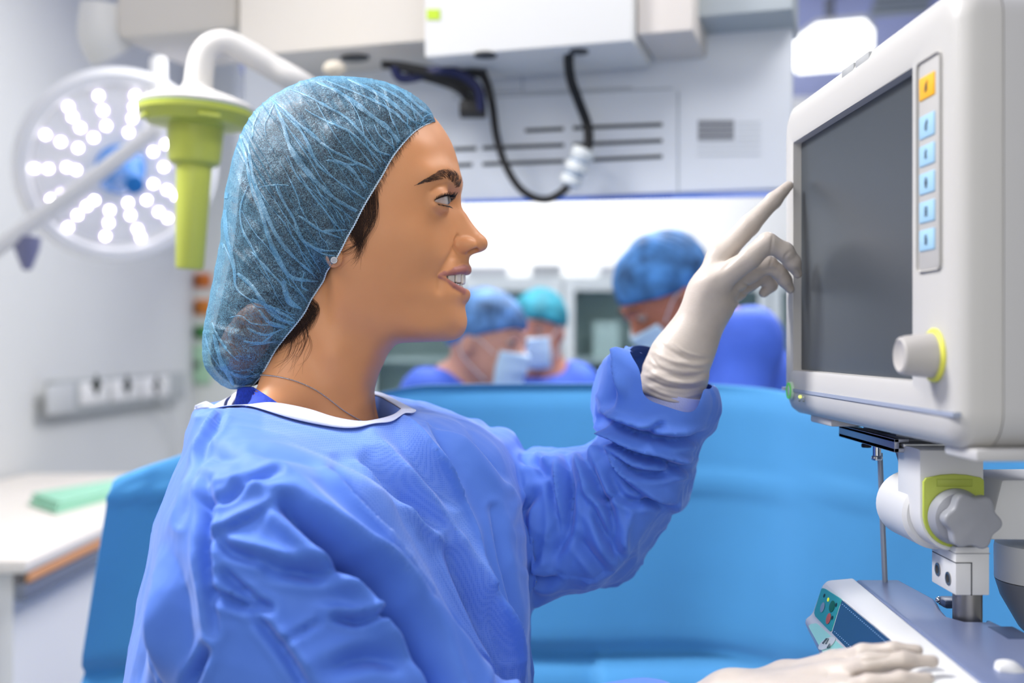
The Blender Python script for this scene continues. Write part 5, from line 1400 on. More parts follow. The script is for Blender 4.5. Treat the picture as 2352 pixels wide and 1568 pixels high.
def build_brows():
    rng = random.Random(21)
    c = crv2([(1049, 430), (1048, 417), (1042, 408), (1031, 401.5), (1017, 401), (1003, 406), (988, 411.5), (973, 417), (959, 423)], 10)
    hw = np.interp(np.linspace(0, 1, len(c)), [0, .12, .3, .5, .7, .85, 1], [5, 9, 12, 11.5, 8, 4.6, 1.2])
    t = np.gradient(c, axis=0); t /= np.linalg.norm(t, axis=1)[:, None]; nn = np.stack([t[:, 1], -t[:, 0]], 1)
    if nn[len(c) // 2, 1] > 0: nn = -nn
    cs = []
    for k in range(480):
        i = int(rng.random() * (len(c) - 2)); f = i / len(c); v = rng.uniform(-1, 1)
        p = c[i] + nn[i] * hw[i] * v
        up = 1.0 * (1 - f) ** 1.3 - v * .55
        d = t[i] * (.55 + f * .7) + nn[i] * up * .8; d /= np.linalg.norm(d); L = rng.uniform(9, 17) * (1 - .35 * f)
        q = t[i]
        if abs(v) > .95 and rng.random() < .5: continue
        pts = [p, p + d * L * .5, p + d * L * .75 + q * L * .3]
        h = skin_path(pts, .0004, 3)
        if len(h) > 3:
            for a in range(len(h)):
                n_ = on_skin(*[0, 0]) if False else None
            cs.append(h)
    o = strands('eyebrows', mirror(cs), .00013, mat('brow_hair', (58, 40, 32), .45), None); o.parent = person
build_brows()
def build_lashes():
    rng = random.Random(2); cs = []
    for side in (1, -1):
        cs = []
        for k in range(150):
            f = rng.random(); az = np.radians(-40 + 128 * f); t = (az + np.radians(50)) / np.radians(145)
            u_, l_ = lid_curves(t); el = float(u_) + rng.uniform(-.02, .03)
            d = np.array([math.cos(el) * math.cos(az), math.cos(el) * math.sin(az), -math.sin(el)])
            p = EYE + d * 33.6; L = rng.uniform(15, 25) * (.75 + .5 * f * (1 - .5 * f))
            fwd = np.array([math.cos(az * .8), math.sin(az * .8), .18]); upv = np.array([0, 0, -1.])
            pts = [p, p + fwd * L * .35, p + fwd * L * .68 + upv * L * .16, p + fwd * L * .85 + upv * L * .48]
            cs.append(HW(np.array([q * [1, side, 1] for q in crv2(pts, 3)])))
        for k in range(70):
            f = rng.random(); az = np.radians(-35 + 112 * f); t = (az + np.radians(50)) / np.radians(145)
            u_, l_ = lid_curves(t); el = float(l_) - .03
            d = np.array([math.cos(el) * math.cos(az), math.cos(el) * math.sin(az), -math.sin(el)])
            p = EYE + d * 33.2; L = rng.uniform(5, 10); fwd = np.array([math.cos(az * .8), math.sin(az * .8), .5])
            cs.append(HW(np.array([q * [1, side, 1] for q in crv2([p, p + fwd * L * .6, p + fwd * L + [0, 0, L * .1]], 3)])))
        o = strands('eyelashes', cs, .00019, M_lash, None); o.parent = person
build_lashes()
# ---- ear stud and chain
def build_stud():
    h = on_skin(768, 597, .002); n = Vector((0, -1, 0)); mb = MB()
    r = 8.2 / FPX * .935; M = Matrix.Translation(h) @ Matrix.Rotation(R(90), 4, 'X')
    mb.lathe([(0, -.001), (r * .9, -.001), (r, .0004), (r * .94, .0011), (0, .0011)], 28, M, close=False)
    o = mb.build('ear_stud', mat('silver', (150, 150, 155), .3, 1.0), None); o.parent = person
    mb = MB(); g = 2.7 / FPX * .935
    for i in range(-3, 4):
        for j in range(-3, 4):
            x, z = (i + .5 * (j % 2)) * g * 1.0, j * g * .88
            if math.hypot(x, z) < r * .86: mb.sphere((h.x + x, h.y - .0013, h.z + z), g * .46, sub=1)
    s = mb.build('stones', mat('clear_stone', (176, 178, 184), .08, spec=1., coat=1.), None, smooth=False); s.parent = o
build_stud()
def build_necklace():
    mb = MB(); px = [(594, 862), (606, 862), (640, 866), (680, 876), (720, 893), (752, 914), (785, 940), (810, 956), (832, 968), (850, 974)]
    W = [on_skin(p[0], p[1], .0007) for p in crv2(px, 24)]; W = [w for w in W if w is not None]
    k = 0; acc = 0
    pts = [Vector(w) for w in W]
    mb.tube(pts, .00035, 6)
    step = .0013; d = 0
    for a, b in zip(pts, pts[1:]):
        L = (b - a).length
        while d < L:
            q = a.lerp(b, d / L); mb.sphere(tuple(q), .00075, sub=1); d += step
        d -= L
    o = mb.build('necklace', mat('steel_chain', (214, 210, 206), .28, 1.0), None); o.parent = person
build_necklace()
# ------------------------------------------------------------------ gown, its collar, the gloves
GOWN_STEP = .0026
def PW(px, py, d): return np.array(S(px, py, d))
class Hull:
    """smooth outline in pixels -> signed distance (m) of any world point to the cone through it"""
    def __init__(self, pts, lo, hi, n=4): self.L = Lut2(crv2(pts, n, True), lo, hi, 3.0)
    def __call__(self, P):
        Y = np.maximum(P[:, 1], .2); x = CXP + P[:, 0] / Y * FPX; y = CYP - (P[:, 2] - CAMZ) / Y * FPX
        return self.L(x, y) * Y / FPX
TORSO = [(452, 930), (440, 962), (432, 990), (424, 1030), (405, 1075), (385, 1130), (362, 1200), (346, 1290), (330, 1360), (316, 1430), (300, 1500), (290, 1568), (270, 1720), (230, 2000), (190, 2600), (170, 3500),
         (1300, 3500), (1280, 2600), (1250, 2000), (1222, 1720), (1210, 1568), (1208, 1400), (1205, 1300), (1198, 1190), (1192, 1110), (1182, 1062), (1160, 1022), (1120, 990), (1066, 955), (1000, 926), (940, 908), (900, 898), (868, 892), (800, 900), (700, 905), (600, 905), (520, 915)]
H_TORSO = Hull(TORSO, (100, 800), (1500, 3560))
SLEEVE = [(1080, 985), (1118, 1000), (1135, 990), (1160, 988), (1180, 1003), (1200, 1046), (1240, 1040), (1300, 1032), (1345, 1028), (1372, 1012), (1380, 990), (1366, 940), (1366, 905), (1378, 868), (1402, 838), (1440, 803), (1480, 800), (1560, 850),
          (1618, 880), (1640, 892), (1655, 930), (1646, 965), (1625, 1000), (1612, 1012), (1606, 1060), (1598, 1095), (1580, 1135), (1560, 1166), (1538, 1170), (1515, 1205), (1480, 1255), (1440, 1306), (1400, 1328), (1350, 1345), (1300, 1352), (1260, 1368), (1212, 1388), (1150, 1400), (1040, 1390)]
H_SLEEVE = Hull(SLEEVE, (900, 700), (1800, 1500))
SH = np.array([.588, .809, 0.]); CH = np.array([.809, -.588, 0.])       # shoulder line, chest direction
AX = np.stack([SH, CH, np.array([0, 0, 1.])], 1)
N_SH = PW(545, 1175, .885); F_SH = PW(1075, 1085, 1.145)
def f_gown(P):
    # trunk
    c = np.array([-.135, 1.005, 1.09])
    t = f_ell(P, c, (.225, .185, .36), AX)
    t = smin(t, f_ell(P, np.array([-.155, .99, 1.27]), (.205, .125, .13), AX), .06)
    t = smin(t, f_ell(P, PW(500, 1420, .99), (.15, .15, .36), AX), .05)
    t = smin(t, f_chain(P, [N_SH, PW(730, 1015, .99), F_SH], [.062, .066, .062], .02), .05)
    z = P[:, 2]
    sk = f_chain(P, [(-.13, 1.0, 1.0), (-.13, 1.0, .45)], [.21, .26])
    t = smin(t, sk, .08)
    # near sleeve, arm hanging forward
    s = f_chain(P, [N_SH, PW(640, 1330, .83), PW(830, 1690, .80)], [.078, .094, .100], .04)
    near_t = smin(t, s, .012)
    near_t = smax(near_t, H_TORSO(P), .035)
    fore = f_chain(P, [PW(830, 1700, .80), PW(1150, 1800, .79), PW(1485, 1702, .79)], [.088, .060, .041], .03)
    near_t = smin(near_t, fore, .02)
    # cut the neck opening
    return near_t
def f_sleeve(P):
    f = f_chain(P, [F_SH + np.array([.0, .02, 0]), PW(1290, 1215, 1.12), PW(1400, 1225, 1.09)], [.085, .105, .095], .04)
    f = smin(f, f_chain(P, [PW(1400, 1225, 1.09), PW(1480, 1080, 1.065), PW(1512, 900, 1.05)], [.09, .075, .066], .03), .05)
    f = smin(f, f_cap(P, PW(1500, 960, 1.05), PW(1512, 870, 1.05), .075), .02)
    f = smax(f, H_SLEEVE(P), .03)
    # open mouth of the sleeve round the glove
    a, b = PW(1518, 905, 1.05), PW(1535, 780, 1.04)
    f = smax(f, -f_cap(P, a, b, .0400, .055), .006)
    return f
def f_all(P):
    return smin(f_gown(P), f_sleeve(P), .010)
GV, GQ = surface(f_all, (-.44, .60, .26), (.27, 1.36, 1.50), GOWN_STEP, 12)
GV = relax(GV, GQ, 10, .5)
def bvh_of(V, Q): return BVHTree.FromPolygons([tuple(v) for v in V], [tuple(int(i) for i in f) for f in Q])
# ---- the neck opening
_ring = [S(923, 944, .955), S(905, 957, .935), S(870, 967, .918), S(830, 972, .908), S(770, 963, .902), S(700, 942, .902), S(620, 929, .912), S(560, 936, .935), S(522, 940, .965), S(512, 934, 1.0), S(525, 915, 1.04), S(580, 896, 1.06), S(690, 898, 1.068), S(790, 902, 1.062), S(862, 910, 1.045), S(900, 928, 1.012), S(921, 941, .98)]
RING = crv2([tuple(p) for p in _ring], 8, True)
def ring_dist(V):
    d, t, sd = seg_dist(V[:, 0], V[:, 1], np.vstack([RING[:, :2], RING[:1, :2]]))
    ins = f_poly(V[:, 0], V[:, 1], RING[:, :2]) < 0
    return d, t, ins
_b = bvh_of(GV, GQ)
_rz = []
for p in RING:
    h = _b.ray_cast(Vector((p[0], p[1], 1.7)), Vector((0, 0, -1)))[0]
    _rz.append(p[2] - h.z if h is not None else 0)
_rz = np.array(_rz); _rz = np.convolve(np.pad(_rz, 4, 'wrap'), np.ones(9) / 9, 'valid')
_top = GV[:, 2] > 1.20
_d, _t, _ins = ring_dist(GV)
_dz = np.interp(_t, np.linspace(0, 1, len(_rz) + 1), np.append(_rz, _rz[0]))
GV[:, 2] += _dz * np.exp(-(_d / .055) ** 2) * np.clip((GV[:, 2] - 1.20) / .08, 0, 1)
# ---- folds, each following one fold of the cloth
Z7 = lambda p: [(280 + x / 2.2146, 860 + y / 2.2146) for x, y in p]
Z8 = lambda p: [(1100 + x / 2.45, 780 + y / 2.45) for x, y in p]
# (kind, path, width px, height mm): v valley, r ridge, c crease with the high side on the left of the path
STROKES = [
    ('v', Z7([(850, 690), (960, 800), (1100, 940), (1260, 1080), (1350, 1230), (1500, 1400), (1640, 1620)]), 24, 17), ('r', Z7([(960, 690), (1150, 860), (1350, 1060), (1600, 1300), (1850, 1560)]), 40, 8),
    ('r', Z7([(800, 730), (930, 860), (1080, 1020), (1200, 1140), (1290, 1290), (1420, 1450)]), 34, 5),
    ('c', Z7([(470, 815), (600, 745), (735, 685)]), 12, 5), ('v', Z7([(760, 985), (1000, 1015), (1200, 1000)]), 20, 6), ('v', Z7([(1080, 1235), (1200, 1262), (1350, 1235)]), 11, 6), ('r', Z7([(1000, 1190), (1200, 1215), (1320, 1190)]), 20, 4),
    ('v', Z7([(460, 1110), (620, 1172), (760, 1188)]), 13, 5), ('v', Z7([(680, 1220), (850, 1430), (950, 1600)]), 14, 5), ('r', Z7([(760, 1220), (920, 1420), (1040, 1600)]), 30, 4),
    ('v', Z7([(330, 1600), (430, 1400)]), 16, 6), ('v', Z7([(480, 830), (560, 900), (760, 960)]), 14, 4), ('r', Z7([(560, 840), (760, 900), (900, 960)]), 26, 4), ('v', Z7([(520, 1010), (620, 1100), (740, 1180)]), 12, 5),
    ('v', Z7([(1050, 1500), (1250, 1440), (1450, 1470)]), 26, 5), ('v', Z7([(820, 1360), (1000, 1260)]), 10, 2.5),
    ('r', Z7([(1040, 480), (1200, 700), (1400, 950), (1560, 1120)]), 15, 5), ('v', Z7([(1090, 470), (1260, 690), (1420, 880)]), 20, 4), ('r', Z7([(1195, 455), (1400, 680), (1640, 860)]), 14, 5), ('v', Z7([(1240, 450), (1450, 640), (1650, 800)]), 22, 3.5),
    ('r', Z7([(1270, 300), (1400, 450), (1640, 750), (1820, 1080), (1920, 1330), (2000, 1600)]), 20, 5), ('v', Z7([(1640, 850), (1700, 1000), (1800, 1250), (1900, 1500), (1920, 1600)]), 15, 5),
    ('r', Z7([(1425, 235), (1560, 430), (1700, 605)]), 16, 7), ('v', Z7([(1400, 300), (1520, 470), (1640, 640)]), 24, 3), ('c', Z7([(1700, 605), (1620, 450), (1560, 285)]), 16, 6), ('r', Z7([(1700, 600), (1780, 800), (1820, 1100), (1960, 1400), (2010, 1600)]), 18, 5),
    ('c', Z7([(1950, 555), (1860, 440), (1700, 320), (1600, 275)]), 18, 5), ('v', Z7([(1500, 120), (1700, 220), (1880, 420), (1960, 520)]), 20, 3.5), ('r', Z7([(1960, 560), (2010, 700), (2040, 950), (2050, 1300)]), 14, 4), ('v', Z7([(1890, 680), (1930, 950), (1990, 1300), (2010, 1560)]), 11, 3),
    ('v', Z7([(1820, 1100), (1850, 1250), (1920, 1450)]), 10, 4), ('r', Z7([(420, 360), (330, 620), (215, 830)]), 22, 4), ('v', Z7([(440, 340), (400, 480), (300, 760)]), 10, 3), ('v', Z7([(450, 560), (430, 760), (430, 950), (480, 1300)]), 14, 5),
    ('r', Z7([(200, 880), (180, 1150), (210, 1560)]), 13, 5), ('v', Z7([(150, 1000), (110, 1250), (70, 1560)]), 22, 4), ('v', Z7([(240, 900), (300, 1200), (330, 1500)]), 40, 4), ('r', Z7([(400, 600), (560, 560), (720, 600), (900, 640)]), 26, 4), ('v', Z7([(420, 650), (540, 640), (660, 560), (800, 520)]), 10, 3), ('v', Z7([(430, 420), (600, 430)]), 18, 3), ('v', Z7([(620, 400), (900, 420), (1050, 480)]), 24, 2.5),
    ('r', Z7([(470, 200), (430, 330), (380, 450)]), 12, 3), ('v', Z7([(520, 190), (470, 300), (440, 380)]), 9, 2.5), ('r', Z7([(640, 420), (900, 560), (1100, 760), (1400, 1040)]), 46, 4), ('v', Z7([(330, 180), (400, 190), (520, 170)]), 8, 2),
    ('v', Z8([(660, 430), (800, 500), (920, 535), (1100, 568), (1280, 545)]), 12, 9), ('v', Z8([(650, 525), (760, 590), (860, 645), (1000, 680), (1150, 728), (1230, 715)]), 11, 9), ('v', Z8([(690, 600), (790, 685), (870, 742), (1000, 762), (1130, 735)]), 10, 7),
    ('c', Z8([(680, 580), (760, 720), (860, 825), (1000, 915), (1100, 965)]), 13, 10), ('v', Z8([(580, 640), (640, 760), (700, 890), (740, 980), (790, 1210)]), 11, 6), ('v', Z8([(480, 600), (500, 780), (505, 900), (490, 1100), (430, 1210)]), 14, 6),
    ('v', Z8([(610, 900), (700, 1080), (800, 1240)]), 13, 6), ('v', Z8([(300, 880), (250, 960), (230, 1060)]), 15, 6), ('v', Z8([(245, 1280), (360, 1345), (440, 1330)]), 11, 5), ('r', Z8([(400, 1230), (330, 1280), (250, 1310)]), 16, 5), ('r', Z8([(560, 650), (600, 800), (640, 1000), (700, 1180)]), 13, 5),
    ('r', Z8([(460, 640), (455, 800), (470, 1000)]), 13, 5), ('v', Z8([(840, 905), (940, 925), (1080, 935)]), 9, 5), ('v', Z8([(930, 525), (1030, 485)]), 9, 6), ('v', Z8([(720, 760), (800, 880), (900, 940)]), 11, 4), ('v', Z8([(640, 850), (700, 900), (760, 880)]), 8, 4), ('v', Z8([(400, 760), (440, 960), (440, 1180)]), 11, 4), ('v', Z8([(250, 690), (330, 700), (360, 760)]), 12, 4), ('r', Z8([(330, 640), (360, 700), (420, 680)]), 12, 4),
    ('r', Z8([(835, 60), (800, 180), (815, 300)]), 11, 6), ('v', Z8([(770, 160), (740, 300), (720, 400)]), 16, 5), ('r', Z8([(700, 400), (830, 460), (1000, 520), (1200, 540)]), 10, 5), ('r', Z8([(690, 500), (830, 590), (1000, 640), (1180, 690)]), 10, 5), ('v', Z8([(560, 1120), (640, 1230), (700, 1310)]), 14, 4), ('r', Z8([(780, 1260), (820, 1100), (860, 980)]), 14, 4), ('v', Z8([(640, 420), (700, 500), (690, 590)]), 9, 7)]
def strokes(V, N, face):
    x, y = project(V); disp = np.zeros(len(V))
    for kind, pts, w, mm in STROKES:
        c = crv2(pts, 5); lo = c.min(0) - 3.2 * w; hi = c.max(0) + 3.2 * w
        m = np.where((x > lo[0]) & (x < hi[0]) & (y > lo[1]) & (y < hi[1]) & face)[0]
        if not len(m): continue
        d, t, sd = seg_dist(x[m], y[m], c)
        tp = np.sin(np.pi * np.clip(t * .86 + .07, 0, 1)) ** .6; s = d / w
        if kind == 'v': g = -np.exp(-np.abs(s) ** 1.3 * 1.3) + .35 * np.exp(-((s - 1.6) / .8) ** 2)
        elif kind == 'r': g = np.exp(-np.abs(s) ** 1.25 * 1.4)
        else: q = -s * sd; g = np.tanh(q / .35) * np.exp(-np.abs(q) / np.where(q > 0, 1.5, .7))
        disp[m] += g * tp * mm * .001 * (2.3 if kind != 'c' else 1.8)
    return disp
_N = vnormals(GV, GQ)
_view = GV - np.array([0, 0, CAMZ]); _view /= np.linalg.norm(_view, axis=1)[:, None]
_px, _py = project(GV)
_slv = np.clip((_px - 1185) / 40, 0, 1) * (GV[:, 1] > 1.0)                                   # the reaching sleeve is crumpled, the trunk smoother
_back = np.clip((640 - _px) / 200, 0, 1)
_amp = .55 + 1.5 * _slv
def _rn(sc, seed): return (1 - np.abs(vnoise(GV * np.array([1, 1, .8]), sc, seed))) ** 2 - .4
_dis = (_rn(17., 3) * .0042 + _rn(38., 4) * .0020 + _rn(80., 6) * .0007) * _amp + vnoise(GV, 9., 7) * .004
_dis = _dis * np.clip(_d / .03, .1, 1) + strokes(GV, _N, (_N * _view).sum(1) < .25) * np.clip(-(_N * _view).sum(1) / .4, .05, 1)
GV = GV + _N * _dis[:, None]
GV = relax(GV, GQ, 1, .35)
_fc = GV[GQ].mean(1); _fi = (f_poly(_fc[:, 0], _fc[:, 1], RING[:, :2]) < .002) & (_fc[:, 2] > 1.28)
GBVH = bvh_of(GV, GQ)
GQ2 = GQ[~_fi]
# cut the mouth of the sleeve open
_mo = f_cap(GV[GQ2].mean(1), PW(1516, 925, 1.05), PW(1560, 770, 1.035), .036, .060) < 0
GQ2 = GQ2[~_mo]
_c2 = GV[GQ2].mean(1); _n2 = np.cross(GV[GQ2[:, 2]] - GV[GQ2[:, 0]], GV[GQ2[:, 3]] - GV[GQ2[:, 1]]); _cx, _cy = project(_c2)
_rimp = crv2([(1446, 806), (1470, 850), (1474, 884), (1482, 913), (1508, 926), (1548, 938), (1590, 950), (1604, 930), (1616, 893), (1634, 892), (1640, 850), (1560, 780), (1480, 780)], 3, True)
_near = (f_poly(_cx, _cy, _rimp) < 0) & ((_n2 * (_c2 - np.array([0, 0, CAMZ]))).sum(1) < 0) & (_c2[:, 1] > .95)
GQ2 = GQ2[~_near]
def smooth_border(V, Q, n=12):
    E = np.concatenate([Q[:, [i, (i + 1) % 4]] for i in range(4)]); E.sort(axis=1)
    u, c = np.unique(E, axis=0, return_counts=True); b = u[c == 1]; V = V.copy()
    for _ in range(n):
        S_ = np.zeros_like(V); k = np.bincount(b.ravel(), minlength=len(V))
        for a in range(3): S_[:, a] = np.bincount(b[:, 0], V[b[:, 1], a], len(V)) + np.bincount(b[:, 1], V[b[:, 0], a], len(V))
        m = k == 2; V[m] += .5 * (S_[m] / 2 - V[m])
    return V
GV = smooth_border(GV, GQ2)
_used, _iv = np.unique(GQ2, return_inverse=True); GQ2 = _iv.reshape(GQ2.shape); GV2 = GV[_used]
# bonded dot texture only on the reinforced front panel
_x2, _y2 = project(GV2)
_panel = np.clip(-f_poly(_x2, _y2, Z7([(700, 180), (1430, 200), (1560, 290), (1700, 600), (1900, 1000), (2060, 1600), (1900, 1600), (1700, 1250), (1400, 900), (1100, 480), (700, 300)])) / 14, 0, 1)
M_gown = bpy.data.materials.new('gown_nonwoven'); M_gown.use_nodes = True
def _gownm():
    nt = M_gown.node_tree; L = nt.links; b = nt.nodes['Principled BSDF']; N = nt.nodes.new
    tc = N('ShaderNodeTexCoord')
    n = N('ShaderNodeTexNoise'); n.inputs['Scale'].default_value = 30; n.inputs['Detail'].default_value = 4; L.new(tc.outputs['Object'], n.inputs['Vector'])
    mx = N('ShaderNodeMix'); mx.data_type = 'RGBA'; mx.inputs[6].default_value = lin((74, 114, 204)) + (1,); mx.inputs[7].default_value = lin((84, 126, 213)) + (1,)
    L.new(n.outputs['Fac'], mx.inputs[0])
    v = N('ShaderNodeTexVoronoi'); v.inputs['Scale'].default_value = 620; v.inputs['Randomness'].default_value = .12; L.new(tc.outputs['Object'], v.inputs['Vector'])
    a = N('ShaderNodeAttribute'); a.attribute_name = 'panel'
    r = N('ShaderNodeMapRange'); r.inputs[1].default_value = .25; r.inputs[2].default_value = .5; L.new(v.outputs['Distance'], r.inputs[0])
    m = N('ShaderNodeMath'); m.operation = 'MULTIPLY'; L.new(r.outputs[0], m.inputs[0]); L.new(a.outputs['Fac'], m.inputs[1])
    mm = N('ShaderNodeMath'); mm.operation = 'MULTIPLY'; mm.inputs[1].default_value = .40; L.new(m.outputs[0], mm.inputs[0])
    m2 = N('ShaderNodeMix'); m2.data_type = 'RGBA'; L.new(mm.outputs[0], m2.inputs[0]); L.new(mx.outputs[2], m2.inputs[6]); m2.inputs[7].default_value = lin((128, 160, 226)) + (1,)
    L.new(m2.outputs[2], b.inputs['Base Color'])
    b.inputs['Roughness'].default_value = .66; b.inputs['Specular IOR Level'].default_value = .28; b.inputs['Sheen Weight'].default_value = .30; b.inputs['Sheen Roughness'].default_value = .4; b.inputs['Sheen Tint'].default_value = (.75, .83, 1, 1)
    n3 = N('ShaderNodeTexNoise'); n3.inputs['Scale'].default_value = 700; L.new(tc.outputs['Object'], n3.inputs['Vector'])
    ad = N('ShaderNodeMath'); ad.operation = 'MULTIPLY_ADD'; ad.inputs[1].default_value = .4; L.new(n3.outputs['Fac'], ad.inputs[0]); L.new(m.outputs[0], ad.inputs[2])
    bp = N('ShaderNodeBump'); bp.inputs['Strength'].default_value = .18; bp.inputs['Distance'].default_value = .0006; L.new(ad.outputs[0], bp.inputs['Height']); L.new(bp.outputs[0], b.inputs['Normal'])
_gownm()
gown = mesh_obj('surgical_gown', GV2, GQ2, M_gown, person, {'panel': _panel})
M_trim = mat('white_binding', (184, 191, 217), .7, bump=.2, bscale=900)
def band(name, top, bottom, parent, material=None, thick=.0006):
    n = 4; rows = [[tuple(a * (1 - k / n) + b * (k / n)) for k in range(n + 1)] for a, b in zip(top, bottom)]
    o = MB().sheet(rows).build(name, material or M_trim, None, ang=80); o.parent = parent
    m = o.modifiers.new('thickness', 'SOLIDIFY'); m.thickness = thick; m.offset = 0
    return o
def build_collar():
    cen = RING.mean(0); top, bot = [], []
    n = len(RING)
    for i in range(n + 1):
        p = RING[i % n]; q = RING[(i + 1) % n] - RING[(i - 1) % n]; t = q / np.linalg.norm(q)
        out = np.array([t[1], -t[0], 0]); out /= np.linalg.norm(out)
        if out @ (p - cen) < 0: out = -out
        e = p + out * .0108; h = GBVH.ray_cast(Vector((e[0], e[1], 1.6)), Vector((0, 0, -1)))[0]
        z = h.z if h is not None else p[2] - .004
        z = np.clip(z, p[2] - .012, p[2] + .002)
        top.append(p + np.array([0, 0, .0018]) - out * .001); bot.append(np.array([e[0] + out[0] * .0012, e[1] + out[1] * .0012, z + .0024]))
    top = np.array(top); bot = np.array(bot)
    k = np.ones(5) / 5
    for A in (bot,):
        for c in range(3): A[:, c] = np.convolve(np.pad(A[:, c], 2, 'wrap'), k, 'valid')
    band('neck_binding', top, bot, gown)
    inn = np.array([p * [1, 1, 1] + (cen - p) * [.12, .12, 0] - [0, 0, .035] for p in RING]); inn = np.vstack([inn, inn[:1]])
    band('neck_lining', np.array(top) - [0, 0, .001], inn, gown, M_gown)
    # tie end standing off at the nape, and the overlap rising behind the hair
    a = [PW(*p) for p in ((448, 931, 1.03), (462, 925, 1.035), (474, 921, 1.035), (490, 929, 1.02), (508, 938, 1.0), (524, 944, .985))]
    b_ = [PW(*p) for p in ((446, 941, 1.03), (462, 938, 1.03), (478, 938, 1.03), (492, 942, 1.018), (510, 949, .998), (526, 954, .982))]
    band('neck_tie', a, b_, gown)
    a = [PW(*p) for p in ((519, 940, 1.0), (524, 922, 1.01), (534, 906, 1.02), (548, 896, 1.03), (566, 890, 1.04))]
    b_ = [PW(*p) for p in ((528, 944, .995), (533, 928, 1.005), (543, 913, 1.015), (556, 903, 1.025), (572, 897, 1.035))]
    band('neck_tie', a, b_, gown, mat('lavender_binding', (196, 196, 222), .7))
build_collar()
def build_scrub():
    o_ = Vector((0, 0, CAMZ)); rows = []
    for f in np.linspace(0, 1, 9):
        r = []
        L_ = np.array([534 + 12 * f, 948 - 60 * f]); R_ = np.array([662 - 78 * f, 944 - 54 * f])
        for g in np.linspace(0, 1, 13):
            p = L_ * (1 - g) + R_ * g
            h = on_skin(p[0], p[1], .0018)
            r.append(tuple(h) if h is not None else tuple(S(p[0], p[1], .995 - .02 * g)))
        rows.append(r)
    o = MB().sheet(rows).build('scrub_collar', mat('royal_blue_cotton', (40, 70, 190), .85, bump=.5, bscale=1500, var=.2, vscale=400), None, ang=80); o.parent = person
    o.modifiers.new('thickness', 'SOLIDIFY').thickness = .001
build_scrub()
def build_shoes():
    for y in (.93, 1.10):
        mb = MB()
        V, Q = surface(lambda P: np.maximum(f_chain(P, [(-.20, y, .06), (-.06, y - .02, .05), (.03, y - .03, .04)], [.05, .046, .036], .02), -P[:, 2] + .004), (-.28, y - .09, -.02), (.1, y + .09, .15), .008)
        o = mesh_obj('shoe', V, Q, mat('white_clog', (225, 225, 225), .5), person)
        mb.tube([(-.18, y, .05), (-.16, y, .30), (-.15, y, .62)], [.045, .06, .075], 16)
        q = mb.build('trouser_leg', mat('scrub_trousers', (60, 90, 190), .8), None); q.parent = person
build_shoes()
